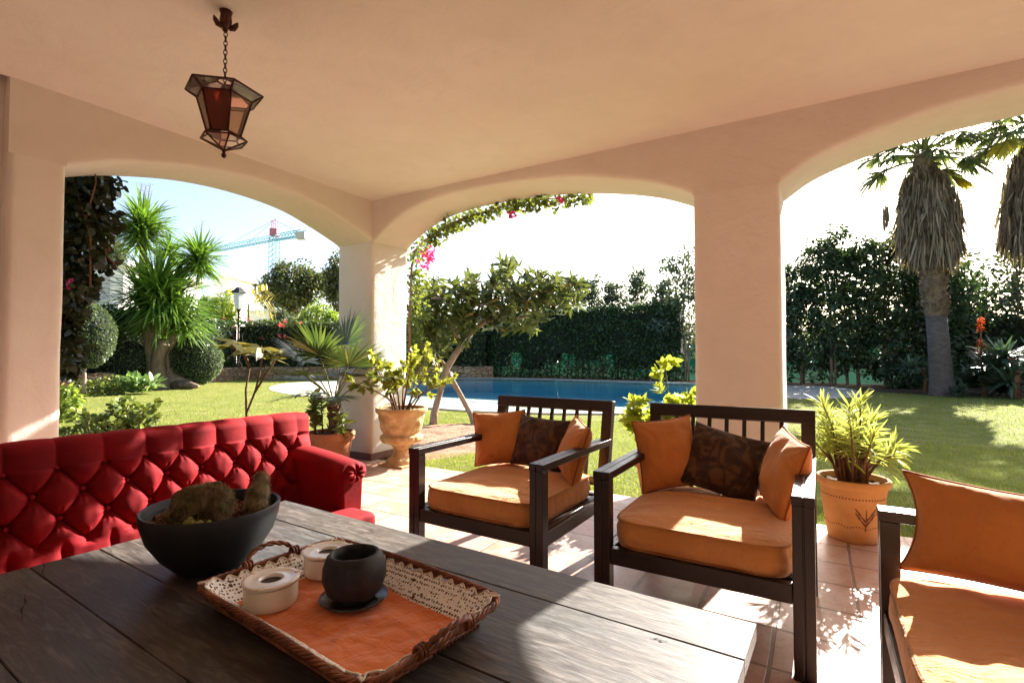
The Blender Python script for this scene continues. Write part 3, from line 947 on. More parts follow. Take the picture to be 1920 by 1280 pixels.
def arm(x, sgn, fz=.595):
    m = MB()
    # swept roll: cross-section circle over a tapering panel, sloping down towards the front
    pts = []
    for k in range(9):
        t = k/8
        pts.append(Vector((x, SY + .02 - .50*t, .565 - .055*t + .006*math.sin(PI*t))))
    n = 22
    base = len(m.v)
    for p in pts:
        for k in range(n):
            a = 2*PI*k/n
            rx, rz = .088, .062
            zz = p.z - .02 + rz*math.sin(a)
            xx = p.x + rx*math.cos(a)*(1 if math.sin(a) > -.2 else .9)
            if math.sin(a) < -.3: zz = .10 + (0 if math.sin(a) < -.6 else .18)
            m.v.append((xx, p.y, zz))
    for i in range(len(pts)-1):
        for k in range(n):
            k2 = (k+1) % n
            m.f.append((base+i*n+k, base+i*n+k2, base+(i+1)*n+k2, base+(i+1)*n+k))
    m.f.append(tuple(base+(len(pts)-1)*n+k for k in range(n)))
    o = m.build('armrest', MAT['velvet'], sofa, 'room', smooth=True, sharp=50, bevel=.012)
    # pleated scroll on the front
    q = MB(); c = pts[-1]
    def fn(u, v):
        a = 2*PI*u
        r = 1 - v
        pl = .006*math.cos(a*9)*(v*(1-v))*4
        return Vector((c.x + .084*r*math.cos(a), c.y - .012 - .022*math.sin(PI*min(1, v*1.1+.0))**.8 - pl, c.z - .02 + .060*r*math.sin(a)))
    q.grid(fn, 72, 10, closeu=True)
    s = q.build('arm_scroll', MAT['velvet'], o, 'room', smooth=True)
    b = MB(); b.ball((c.x, c.y - .018, c.z - .02), (.012, .009, .012), 10, 6); b.build('button', MAT['velvetdark'], o, 'room', smooth=True)
arm(SX1 - .085, 1); arm(SX0 + .08, -1)
for (x, y) in ((SX0+.12, -1.86), (SX1-.12, -1.86), (SX0+.12, SY+.02), (SX1-.12, SY+.02)):
    m = MB(); m.lathe([(.018, 0), (.026, .06), (.028, .11)], 14, room(x, y)); m.build('foot', MAT['darkwood'], sofa, 'world', smooth=True)

# ---------------------------------------------------------------- coffee table
TX1, TX0, TY0, TY1, TZ = -2.472, -4.95, -4.066, -1.997, .45
table = thing('coffee_table', 'large low table of weathered grey brown planks with knots and cracks', 'table', room(-2.472, -3.03), ROT)
cuts = [TX1, -2.665, -3.03, -3.21, -3.40, -3.60, -3.84, -4.10, -4.36, -4.66, TX0]
m = MB(); tints = []
for i in range(len(cuts)-1):
    a, b = cuts[i+1], cuts[i]
    j0, j1 = rnd.uniform(-.003, .003), rnd.uniform(-.004, .004)
    g = .0012 if i not in (0, 1) else .0022
    nseg = 14
    base = len(m.v)
    for s in range(nseg+1):
        y = TY0 + j0 + (TY1 + j1 - TY0 - j0)*s/nseg
        wa = .0016*mnoise.noise(Vector((i*3.1, y*4, 0))); wb = .0016*mnoise.noise(Vector((i*3.1+3.1, y*4, 0)))
        dz = .0012*mnoise.noise(Vector((i*7, y*2, 5)))
        c = .0022
        for (x, z) in ((a+g+wa, TZ-.042), (a+g+wa, TZ-c+dz), (a+g+wa+c, TZ+dz), (b-g-wb-c, TZ+dz), (b-g-wb, TZ-c+dz), (b-g-wb, TZ-.042)):
            m.v.append((x, y, z))
    for s in range(nseg):
        for k in range(6):
            k2 = (k+1) % 6
            m.f.append((base+s*6+k, base+(s+1)*6+k, base+(s+1)*6+k2, base+s*6+k2))
    m.f.append(tuple(base+k for k in range(6))); m.f.append(tuple(base+nseg*6+k for k in range(6))[::-1])
    tints += [rnd.uniform(.2, .9)] * (len(m.v) - base)
tt = m.build('tabletop', MAT['tablewood'], table, 'room')
at_ = tt.data.attributes.new('tint', 'FLOAT', 'POINT'); at_.data.foreach_set('value', tints)
# splits and knot holes in the wood, cut as thin dark slivers lying in the top
m = MB()
def sliver(u, v, L, W, ang=0.0):
    p = at(u, v, 1); d = p - Vector((0, 0, CAMH)); p = Vector((0, 0, CAMH)) + d*((TZ - CAMH)/d.z)
    q = ROOM.inverted() @ p
    n_ = 10
    vs = []
    for i in range(n_+1):
        t = i/n_ - .5
        w = W*(.25 - t*t)*4*(.6 + .4*math.sin(i*2.1))
        vs += [(q.x - w/2 + t*ang*L + .003*math.sin(i*1.3), q.y + t*L, TZ + .0022), (q.x + w/2 + t*ang*L + .003*math.sin(i*1.3), q.y + t*L, TZ + .0022)]
    m.add(vs, [(2*i, 2*i+1, 2*i+3, 2*i+2) for i in range(n_)])
sliver(1247, 1191, .045, .007); sliver(1336, 1158, .025, .004); sliver(1352, 1163, .012, .003); sliver(526, 978, .03, .006)
sliver(62, 1078, .22, .004, .25); sliver(210, 1050, .2, .003, -.2); sliver(30, 1150, .2, .005, .3); sliver(560, 985, .22, .002, .15); sliver(280, 1150, .3, .002, .1); sliver(1010, 1215, .3, .0015, .05); sliver(1230, 1250, .25, .0015, .05)
m.build('wood_split', simple('dark_wood_split', (.022, .014, .010), rough=.9), table, 'room')
m = MB()
m.box((TX1-.16, TY0+.14, TZ-.14), (TX1-.13, TY1-.14, TZ-.043)); m.box((TX0+.13, TY0+.14, TZ-.14), (TX0+.16, TY1-.14, TZ-.043))
m.box((TX0+.17, TY0+.11, TZ-.14), (TX1-.17, TY0+.14, TZ-.043)); m.box((TX0+.17, TY1-.14, TZ-.14), (TX1-.17, TY1-.11, TZ-.043))
m.build('apron', MAT['tablewood'], table, 'room', bevel=.003)
for (x, y) in ((TX1-.085, TY0+.075), (TX1-.085, TY1-.085), (TX0+.085, TY0+.075), (TX0+.085, TY1-.085)):
    m = MB(); m.lathe([(.042, 0), (.05, .03), (.046, .2), (.055, .42), (.052, TZ-.043)], 18, (x, y, 0)); m.build('leg', MAT['tablewood'], table, 'room', smooth=True)

table.rotation_euler.z = ROT - rad(2.0)
# ---------------------------------------------------------------- dark wooden seats
def make_seat(name, label, cat, W, loc, rz, lean=.10):
    t = thing(name, label, cat, loc, rz, None)
    Dp, AH, BHt = .83, .65, .87
    lw, ld = .036, .066
    x1 = W/2; yf, yb = -Dp/2, Dp/2
    wd = MAT['darkwood']
    for s in (-1, 1):
        m = MB()                                        # front leg of two laths with a groove between
        a = sorted((s*x1, s*(x1-.0335))); b = sorted((s*(x1-.0375), s*(x1-.071)))
        m.box((a[0], yf, 0), (a[1], yf+.055, AH-.034)); m.box((b[0], yf+.001, 0), (b[1], yf+.054, AH-.0345))
        q = sorted((s*(x1-.030), s*(x1-.041))); m.box((q[0], yf+.004, 0.001), (q[1], yf+.050, AH-.036))
        m.build('leg', wd, t, bevel=.003)
        m = MB()
        x = sorted((s*x1, s*(x1-.062)))
        m.add([(x[0], yb-.06, 0), (x[1], yb-.06, 0), (x[1], yb, 0), (x[0], yb, 0),
               (x[0], yb-.06, .36), (x[1], yb-.06, .36), (x[1], yb, .36), (x[0], yb, .36),
               (x[0], yb-.05+lean, BHt), (x[1], yb-.05+lean, BHt), (x[1], yb+lean, BHt), (x[0], yb+lean, BHt)],
              [(0,3,2,1), (0,1,5,4), (1,2,6,5), (2,3,7,6), (3,0,4,7), (4,5,9,8), (5,6,10,9), (6,7,11,10), (7,4,8,11), (8,9,10,11)])
        m.build('leg', wd, t, bevel=.003)
        m = MB()
        a = sorted((s*(x1+.002), s*(x1-.034))); b = sorted((s*(x1-.037), s*(x1-.073)))
        for (p, q) in (a, b): m.box((p, yf-.003, AH-.034), (q, yb-.03+lean*.55, AH))
        q = sorted((s*(x1-.030), s*(x1-.041))); m.box((q[0], yf+.001, AH-.031), (q[1], yb-.03+lean*.54, AH-.004))
        m.build('armrest', wd, t, bevel=.003)
        m = MB()
        a = sorted((s*(x1-.006), s*(x1-.036))); m.box((a[0], yf+.056, .262), (a[1], yb-.061, .328))
        a = sorted((s*(x1-.037), s*(x1-.075))); m.box((a[0], yf+.056, .300), (a[1], yb-.061, .327))
        m.build('seat_rail', wd, t, bevel=.003)
    m = MB(); m.box((-x1+.072, yf+.006, .262), (x1-.072, yf+.046, .330)); m.build('seat_rail', wd, t, bevel=.003)
    m = MB(); m.box((-x1+.063, yb-.05, .262), (x1-.063, yb-.012, .330)); m.build('seat_rail', wd, t, bevel=.003)
    m = MB()
    for k in range(8):
        y = yf + .1 + k*.085
        m.box((-x1+.076, y, .302), (x1-.076, y+.06, .322))
    m.build('seat_slats', wd, t, bevel=.002)
    def by(z): return yb - .03 + lean*max(0, (z-.36)/(BHt-.36))
    m = MB(); M0 = Matrix.Translation((0, by(.838), .838)) @ Matrix.Rotation(-math.atan(lean/.51), 4, 'X')
    m.box((-x1-.001, -.027, -.034), (x1+.001, .027, .034), M0); m.build('back_rail', wd, t, bevel=.004)
    m = MB(); M1 = Matrix.Translation((0, by(.40), .40)) @ Matrix.Rotation(-math.atan(lean/.51), 4, 'X')
    m.box((-x1+.063, -.02, -.025), (x1-.063, .02, .025), M1); m.build('back_rail', wd, t, bevel=.003)
    ns = int(round((W - .124)/.0875)) - 1
    for k in range(ns):
        x = -x1 + .062 + (W - .124)*(k+1)/(ns+1)
        m = MB(); m.bar((x, by(.42), .424), (x, by(.805), .8045), .020, .020, up=(0, 1, 0)); m.build('back_slat', wd, t, bevel=.002)
    return t
def seat_cushion(label, w, d, h, parent_loc, rz, off, group=None, seed=0, z0=.33):
    t = thing('seat_cushion', label, 'cushion', Vector(parent_loc) + Matrix.Rotation(rz, 3, 'Z') @ Vector((off[0], off[1], z0)), rz, group)
    hw, hd = w/2, d/2
    def outline(u):
        th = 2*PI*u
        sp = lambda x, e: math.copysign(abs(x)**e, x)
        return Vector((hw*sp(math.cos(th), .26), hd*sp(math.sin(th), .26), 0))
    def nz(p, k): return mnoise.noise(Vector((p.x*k+seed*3.1, p.y*k, p.z*k)))
    def fn(u, v):
        o = outline(u)
        if v < .25:                                      # underside
            k = v/.25; p = o*k*.97; z = .0
        elif v < .65:                                    # boxed side
            k = (v-.25)/.4; bulge = math.sin(PI*k)
            p = o*(.97 + .035*bulge); z = h*.93*k
            z += .006*nz(o*3, 3)*math.sin(PI*k)
            p = p + o.normalized()*.007*nz(Vector((o.x*2, o.y*2, k*.5)), 7)
        else:
            k = 1 - (v-.65)/.35
            p = o*k; z = h*.93 + .024*(1-k**3.2)
            # pulled creases across the seat
            ph = p.y*38 + 5*nz(p, 2.5)
            z += (.0055*math.sin(ph)*max(0, .35+nz(p, 3)) + .007*nz(p, 6))*min(1, (1-k)*7)
            ph2 = p.x*55 + 6*nz(p, 2)
            z += .0022*math.sin(ph2)*max(0, nz(p+Vector((5, 0, 0)), 3.2)+.1)*min(1, (1-k)*7)
        return Vector((p.x, p.y, z))
    m = MB(); m.grid(fn, 160, 80, closeu=True)
    m.build('cover', MAT['orangecush'], t, smooth=True)
    for zz, kk in ((h*.93, .972), (.012, .972)):
        q = MB(); q.tube([outline(i/120)*kk*1.0 + Vector((0, 0, zz + .003*nz(outline(i/120)*3, 3))) for i in range(120)], .0042, 6, closed=True)
        q.build('piping', MAT['orangecush'] if zz > .05 else MAT['piping'], t, smooth=True)
    return t
def throw_pillow(label, w, h, th, mat, loc, rz, tilt=0, roll=0, group=None, seed=0, piping=None, pinch=.06, cat='pillow', name='throw_pillow'):
    """stands on its lower edge at loc; faces local -y; tilt leans it back, roll turns it in its own plane"""
    t = bpy.data.objects.new(name, None); COL.objects.link(t); t.empty_display_size = .05
    tag(t, label, cat, group)
    M = Matrix.Translation(loc) @ Matrix.Rotation(rz, 4, 'Z') @ Matrix.Rotation(-tilt, 4, 'X') @ Matrix.Translation((0, 0, h/2)) @ Matrix.Rotation(roll, 4, 'Y')
    t.matrix_basis = M
    g = random.Random(seed)
    cor = [1 + g.uniform(-.02, .03) for _ in range(4)]
    def base(u, v):
        a, b = 2*u-1, 2*v-1
        x = w/2*a*(1 - pinch*(1-b**2)**1.0*abs(a)**1.5 + .02*(abs(a*b))**4)
        z = h/2*b*(1 - pinch*(1-a**2)**1.0*abs(b)**1.5 + .02*(abs(a*b))**4)
        return a, b, x, z
    def face(sgn):
        def fn(u, v):
            a, b, x, z = base(u, v)
            f = max(0, (1-a*a))*max(0, (1-b*b))
            y = th/2*(f**.38)*1.12
            s = Vector((x*4+seed, z*4, sgn*2.0))
            y *= 1 + .10*mnoise.noise(s)
            # corner creases and a slump towards the bottom
            rr = math.hypot(1-abs(a), 1-abs(b))
            y += .006*math.sin(11*math.atan2(1-abs(a)+.001, 1-abs(b)+.001) + seed)*max(0, 1-rr/.8)*min(1, rr*6)*min(1, f*9)
            y += (.006*mnoise.noise(Vector((x*17+seed, z*17, sgn))) + .017*mnoise.noise(Vector((x*7+seed, z*9, sgn*3))))*min(1, f*5)
            y += .0065*math.sin(60*(x+.6*z) + 9*mnoise.noise(Vector((x*6, z*6, seed))))*max(0, mnoise.noise(Vector((x*5+3, z*5, seed*1.3))))*min(1, f*5)
            y *= 1 - .12*b
            return Vector((x, -sgn*y, z))
        return fn
    m = MB(); m.grid(face(1), 44, 44); m.grid(face(-1), 44, 44, flip=True)
    o = m.build('cover', MAT[mat], t, smooth=True)
    if piping:
        path = []
        for k in range(40): path.append(base(k/40, 0))
        for k in range(40): path.append(base(1, k/40))
        for k in range(40): path.append(base(1-k/40, 1))
        for k in range(40): path.append(base(0, 1-k/40))
        q = MB(); q.tube([Vector((p[2], 0, p[3])) for p in path], .0042, 6, closed=True); q.build('piping', MAT[piping], t, smooth=True)
    return t

CR = ROT - PI/2                                            # chairs look along the porch's -x
C1 = room(-1.50, -2.722); C1r = CR - rad(1.0)
C2 = room(-1.495, -3.782)
c1 = make_seat('wooden_armchair', 'dark slatted armchair standing nearest the stone urn, sunlight on its seat', 'armchair', .825, C1, C1r); c1['group'] = 'dark slatted armchairs in a row'
c2 = make_seat('wooden_armchair', 'dark slatted armchair in front of the square pillar', 'armchair', .825, C2, CR); c2['group'] = 'dark slatted armchairs in a row'
S3 = room(-2.70, -4.79); S3r = ROT + PI
c3 = make_seat('wooden_bench', 'dark wooden settee at the right edge with long orange cushions', 'settee', 1.62, S3, S3r)
SG = 'orange seat cushions'
seat_cushion('orange boxed cushion with a broad sunny strip on the armchair nearest the urn', .695, .755, .122, C1, C1r, (0, -.022), SG, 1)
seat_cushion('orange boxed cushion with two small sun patches on the armchair before the pillar', .695, .755, .122, C2, CR, (0, -.022), SG, 2)
seat_cushion('creased orange cushion on the settee at the right edge', .735, .76, .135, S3, S3r, (-.372, -.025), SG, 3)
seat_cushion('orange cushion on the near half of the settee at the right edge', .735, .76, .135, S3, S3r, (.372, -.025), SG, 4)
def pil(base, rz, off, *a, **k):
    dz = k.pop('dz', 0)
    loc = Vector(base) + Matrix.Rotation(rz, 3, 'Z') @ Vector((off[0], off[1], .460 + dz))
    return throw_pillow(a[0], a[1], a[2], a[3], a[4], loc, rz + rad(k.pop('yaw', 0)), rad(k.pop('tilt', 15)), rad(k.pop('roll', 0)), **k)
PG = 'throw pillows on the armchairs'
pil(C1, C1r, (-.25, .24), 'orange pillow at the left of the armchair nearest the urn', .335, .335, .14, 'orange', yaw=34, tilt=16, roll=-3, group=PG, seed=3, piping='piping')
pil(C1, C1r, (.005, .25), 'dark brown leaf patterned pillow in the middle of the armchair nearest the urn', .36, .32, .13, 'brown', yaw=0, tilt=20, roll=3, group=PG, seed=5)
pil(C1, C1r, (.25, .17), 'orange pillow turned sideways against the right arm of the armchair nearest the urn', .34, .325, .13, 'orange', yaw=-52, tilt=16, roll=6, group=PG, seed=7, piping='piping')
pil(C2, CR, (-.235, .19), 'orange pillow upright at the left of the armchair before the pillar', .33, .36, .14, 'orange', yaw=42, tilt=10, roll=-5, group=PG, seed=9, piping='piping')
pil(C2, CR, (.02, .19), 'dark brown leaf patterned pillow slumped between two orange ones before the pillar', .37, .335, .13, 'brown', yaw=5, tilt=26, roll=14, group=PG, seed=12)
pil(C2, CR, (.245, .11), 'orange pillow propped on the right arm of the armchair before the pillar', .36, .34, .14, 'orange', yaw=-70, tilt=16, roll=6, group=PG, seed=14, piping='piping')
pil(S3, S3r, (-.675, -.06), 'large piped orange pillow leaning on the settee arm at the right edge', .60, .295, .16, 'orange', yaw=84, tilt=10, roll=3, seed=21, piping='piping', dz=.012, pinch=.12)

# ---------------------------------------------------------------- things on the table
def ontable(u, v, z=TZ):
    d = ray(u, v); return Vector((0, 0, CAMH)) + d*((z - CAMH)/d.z)
TK = 1.32                                                  # size of the table setting
BP = ontable(397, 1062)
bowl = thing('planter_bowl', 'round charcoal bowl planted with fuzzy cacti standing at the sofa end of the table', 'planter', BP); bowl.scale = (1.19,)*3
prof = [(.002, .0), (.07, 0), (.085, .006), (.125, .048), (.155, .095), (.169, .140), (.173, .168), (.170, .172), (.164, .170), (.160, .150), (.150, .120), (.02, .118), (.002, .118)]
m = MB(); m.lathe(prof[:10], 72); m.f.pop(); m.build('bowl', MAT['bowl'], bowl, smooth=True, sharp=50)
m = MB()
m.grid(lambda u, v: Vector((.158*v*math.cos(2*PI*u), .158*v*math.sin(2*PI*u), .134 + .012*mnoise.noise(Vector((v*math.cos(2*PI*u)*9, v*math.sin(2*PI*u)*9, 2))))), 48, 14, closeu=True)
for i in range(260):
    a, r = rnd.uniform(0, 2*PI), .152*math.sqrt(rnd.random())
    m.ball((r*math.cos(a), r*math.sin(a), .139), [rnd.uniform(.004, .009) for _ in range(3)], 6, 4, .3, i)
m.build('gravel', MAT['gravel'], bowl, smooth=False)
m = MB()
for (x, y, z, rx, ry, rz) in ((-.02, -.03, .17, .062, .058, .058), (.015, -.035, .19, .05, .045, .048), (-.045, -.035, .155, .05, .05, .04), (.042, -.04, .185, .032, .034, .045)):
    m.ball((x, y, z), (rx, ry, rz), 48, 32, .42, x*50)
def fuzz(name, mat, parent, balls, n, L, wd):
    P_, D_ = [], []
    for (c, r) in balls:
        d = randdirs(n); P_.append(np.asarray(c) + d*np.asarray(r)*.97); D_.append(d + nr.normal(scale=.5, size=(n, 3)))
    P_ = np.concatenate(P_); D_ = np.concatenate(D_)
    return link(name, strap_mesh(name, P_, D_, L, wd, 0, ((0, 1), (1, .1))), mat, parent)
o = m.build('cactus', MAT['cactus'], bowl, smooth=True)
MAT['fuzz'] = simple('cactus_spines', (.42, .35, .22), (.24, .17, .10), 30, .9)
fuzz('spines', MAT['fuzz'], o, [((-.02, -.03, .17), (.062, .058, .058)), ((.015, -.035, .19), (.05, .045, .048)), ((-.045, -.035, .155), (.05, .05, .04)), ((.042, -.04, .185), (.032, .034, .045))], 2600, .014, .0010)
m = MB()
B2 = [((.105, .035, .16), (.030, .028, .034)), ((.112, .040, .198), (.024, .023, .036)), ((.095, .044, .178), (.022, .022, .030)), ((.112, .048, .228), (.017, .017, .020))]
for c, r in B2: m.ball(c, r, 24, 16, .1, c[0]*90)
o = m.build('cactus', MAT['cactuspale'], bowl, smooth=True)
fuzz('spines', MAT['fuzz'], o, B2, 1700, .011, .0009)
m = MB()
for i in range(14):
    m.ball((.02 + rnd.uniform(-.03, .035), -.105 + rnd.uniform(-.015, .02), .150 + rnd.uniform(-.006, .014)), (.009, .009, .012), 10, 7)
m.build('succulent', MAT['succulent'], bowl, smooth=True)

# tray: woven wicker, rectangular, flaring walls
TRA = math.atan2(-.321, .437)
TP = Vector((-.446, 1.376, TZ))
tray = thing('wicker_tray', 'rectangular brown wicker tray with woven sides and two small loop handles on the table', 'tray', TP, TRA); tray.scale = (TK,)*3
def trayline(hx, hy, n=260, r=.045):
    pts = []
    per = [(hx-r, -hy+r, -90), (hx-r, hy-r, 0), (-hx+r, hy-r, 90), (-hx+r, -hy+r, 180)]
    for (cx, cy, a0) in per:
        for k in range(9):
            a = rad(a0 + 90*k/8); pts.append(Vector((cx + r*math.cos(a), cy + r*math.sin(a), 0)))
    pts.append(pts[0])
    d = [0]
    for a, b in zip(pts, pts[1:]): d.append(d[-1] + (b-a).length)
    out = []; j = 0
    for i in range(n):
        s = d[-1]*i/n
        while d[j+1] < s: j += 1
        k = (s-d[j])/(d[j+1]-d[j]+1e-9)
        out.append((pts[j].lerp(pts[j+1], k), s))
    return out
NS = 76                                                    # stakes
m = MB()
rows = 7
for r_ in range(rows):
    k = r_/(rows-1)
    hx = .237 + .040*k; hy = .131 + .039*k; z = .008 + .040*k
    ln = trayline(hx, hy, NS*5)
    path = []
    for i, (p, s) in enumerate(ln):
        nrm = Vector((p.x/abs(hx)**2, p.y/abs(hy)**2, 0)).normalized()
        ph = PI*(i/5) + (PI if r_ % 2 else 0)
        path.append(p + nrm*(.0034*math.sin(ph)) + Vector((0, 0, z + .0016*math.sin(i*.13 + r_) + .004*math.cos(p.x*9))))
    m.tube(path, .0031, 6, closed=True)
m.build('woven_side', MAT['wicker'], tray, smooth=True)
m = MB()
la, lb = trayline(.235, .129, NS), trayline(.279, .172, NS)
for i in range(NS):
    m.tube([la[i][0] + Vector((0, 0, .006)), lb[i][0] + Vector((0, 0, .053))], .0026, 5)
m.build('stakes', MAT['wickerlight'], tray, smooth=True)
m = MB()
for j in range(4):
    ln = trayline(.279, .172, 420)
    path = []
    for i, (p, s) in enumerate(ln):
        a = 2*PI*i/14 + j*PI/2
        nrm = Vector((p.x/.279**2, p.y/.172**2, 0)).normalized()
        path.append(p + nrm*(.0038*math.cos(a)) + Vector((0, 0, .055 + .004*math.cos(p.x*9) + .0036*math.sin(a))))
    m.tube(path, .0029, 6, closed=True)
m.build('braided_rim', MAT['wicker'], tray, smooth=True)
m = MB(); 
for k in range(26):
    y = -.135 + .27*k/25
    m.tube([(x, y, .004 + .0015*math.sin(PI*(i_+k))) for i_, x in enumerate(np.linspace(-.24, .24, 40))], .0042, 5)
m.build('woven_base', MAT['wicker'], tray, smooth=True)
for sx in (-1, 1):
    m = MB()
    for j in range(2):
        path = []
        for i in range(22):
            t = i/21; a = PI*t
            path.append((sx*(.281 + .020*math.sin(a) + .003*math.cos(i*1.2 + j*PI)), -.05*math.cos(a)*1.1, 0.056 + .026*math.sin(a) + .003*math.sin(i*1.2 + j*PI)))
        m.tube(path, .0038, 6)
    m.build('handle', MAT['wicker'], tray, smooth=True)
    for sy in (-1, 1):
        q = MB()
        for e in range(3):
            q.tube([(sx*(.279 + .010*math.cos(a)), sy*.056 + .007*(e-1), 0.055 + .010*math.sin(a)) for a in np.linspace(0, 2*PI, 12)[:-1]], .003, 5, closed=True)
        q.build('binding', MAT['wicker'], tray, smooth=True)

# lace cloth lying in the tray and drawn up its sides; TZ-based local frame of the tray
def cloth_z(x, y):
    ex = max(0, abs(x) - .215)/.055; ey = max(0, abs(y) - .108)/.055
    e = math.hypot(ex, ey)
    return .0105 + .042*min(1.1, e)**1.15
lc = thing('lace_cloth', 'white crochet lace edged cloth lining the wicker tray', 'cloth', TP, TRA); lc.scale = (TK,)*3
def lacept(u, v):
    x = (2*u-1); y = (2*v-1)
    sc = .004*math.cos(u*2*PI*17)*abs(y)**8; sc2 = .004*math.cos(v*2*PI*11)*abs(x)**8
    X = x*(.265 + sc2); Y = y*(.160 + sc)
    w = .004*mnoise.noise(Vector((x*5, y*5, 7)))*(.3 + max(abs(x), abs(y))**4) + .006*mnoise.noise(Vector((x*11, y*11, 1)))*max(abs(x), abs(y))**6
    return Vector((X, Y, cloth_z(X, Y) + .001 + abs(w)*.7))
m = MB(); m.grid(lacept, 130, 90); lo = m.build('lace', MAT['lace'], lc, smooth=True)
m = MB()
edge = [lacept(i/150, 0) for i in range(150)] + [lacept(1, i/100) for i in range(100)] + [lacept(1-i/150, 1) for i in range(150)] + [lacept(0, 1-i/100) for i in range(100)]
m.tube(edge, .0019, 5, closed=True); m.build('picot_edge', MAT['laceplain'], lc, smooth=True)
nk = thing('orange_napkin', 'burnt orange cloth napkin with frayed edges spread on the lace in the tray', 'napkin', TP + Vector((.004, -.012, 0))*TK, TRA + rad(-2)); nk.scale = (TK,)*3
def napt(u, v):
    x = (2*u-1)*.213; y = (2*v-1)*.117
    return Vector((x + .004*mnoise.noise(Vector((x*20, y*20, 0))), y + .004*mnoise.noise(Vector((x*20, y*20, 4))), 0.0172 + .0046*mnoise.noise(Vector((x*13, y*13, 2))) + .0016*abs(math.sin(x*15.7))**8 - .001 + .0028*mnoise.noise(Vector((x*34, y*34, 6)))))
m = MB(); m.grid(napt, 90, 50)
for k in range(420):                                         # frayed threads along the hem
    s = rnd.choice((0, 0, 1, 2, 3)); t = rnd.random()
    uv, d = {0: ((1, t), (1, 0, .0)), 1: ((0, t), (-1, 0, 0)), 2: ((t, 0), (0, -1, 0)), 3: ((t, 1), (0, 1, 0))}[s]
    p = napt(*uv); d = (Vector(d) + Vector((rnd.uniform(-.4, .4), rnd.uniform(-.4, .4), rnd.uniform(.0, .25))))*rnd.uniform(.006, .014); w_ = Vector((-d.y, d.x, 0)).normalized()*.0006
    m.add([p - w_ - d*.3, p + w_ - d*.3, p + d + w_*.5, p + d - w_*.5], [(0, 1, 2, 3)])
m.build('cloth', MAT['napkin'], nk, smooth=True)

AG = 'cream lidded ashtrays'
def ashtray(label, loc):
    t = thing('ashtray', label, 'ashtray', loc, 0, AG); t.scale = (TK,)*3
    m = MB(); m.lathe([(.047, 0), (.050, .003), (.0515, .012), (.0515, .040), (.050, .044), (.02, .0445)], 48); m.build('cup', MAT['white'], t, smooth=True, sharp=50)
    m = MB(); m.lathe([(.0495, .0455), (.054, .047), (.0555, .050), (.054, .0535), (.048, .0535), (.040, .0495), (.026, .0525), (.0235, .0525), (.0205, .049), (.0200, .030)], 48); m.f.pop(); m.f.pop()
    o = m.build('lid', MAT['whiteglaze'], t, smooth=True)
    q = MB(); q.lathe([(.001, .0462), (.021, .0462), (.0212, .0475)], 24); q.f.pop(); q.build('opening', MAT['hole'], t)
    q = MB(); q.tube([(.0535*math.cos(a), .0535*math.sin(a), .0512) for a in np.linspace(0, 2*PI, 49)[:-1]], .0026, 6, closed=True)
    for a in (.6, .6+2*PI/3, .6+4*PI/3):
        q.ball((.053*math.cos(a), .053*math.sin(a), .0525), (.008, .008, .003), 10, 6)
    q.build('rim', MAT['white'], o, smooth=True)
NZ = TZ + .0195*TK
ashtray('cream ceramic ashtray with white lid at the near left of the tray', ontable(508, 1131, NZ))
ashtray('cream ceramic ashtray with white lid partly behind the black candle pot', ontable(613, 1072, NZ))
cp = ontable(664, 1124, NZ)
sau = thing('glass_saucer', 'small clear glass saucer under the black candle pot', 'saucer', cp); sau.scale = (TK,)*3
m = MB(); m.lathe([(.02, .0), (.045, .0), (.066, .006), (.070, .010), (.069, .012), (.064, .009), (.044, .004), (.002, .004)], 56); m.build('dish', MAT['saucer'], sau, smooth=True)
pot = thing('candle_pot', 'round matt black candle pot with open top standing in the tray', 'candle pot', cp + Vector((0, 0, .0045*TK))); pot.scale = (TK,)*3
m = MB(); m.lathe([(.03, 0), (.040, .002), (.056, .020), (.0645, .045), (.0640, .066), (.057, .086), (.050, .094), (.046, .095), (.043, .092), (.041, .080), (.041, .066), (.004, .064)], 64, wob=.03); m.build('pot', MAT['black'], pot, smooth=True, sharp=60)
# ---------------------------------------------------------------- potted plants
def arr(L_): return np.array([tuple(x) for x in L_], float)
def soil_disc(parent, r, z):
    m = MB(); m.grid(lambda u, v: Vector((r*v*math.cos(2*PI*u), r*v*math.sin(2*PI*u), z + .02*mnoise.noise(Vector((v*math.cos(2*PI*u)*4, v*math.sin(2*PI*u)*4, r))))), 40, 8, closeu=True)
    m.build('soil', MAT['soil'], parent, smooth=True)
def rosette(tips, dirs, k, spread, back=.0):
    """k leaves round each twig tip"""
    P_, D_ = [], []
    for t, d in zip(tips, dirs):
        t = Vector(t); d = Vector(d).normalized()
        o = d.orthogonal().normalized(); q = d.cross(o)
        for i in range(k):
            a = 2*PI*(i*.382 + rnd.random()*.1)
            s = spread*(.5 + .7*i/k)
            P_.append(t - d*back*(i/k)); D_.append(d*(1-.3*i/k) + (o*math.cos(a) + q*math.sin(a))*s)
    return arr(P_), arr(D_)

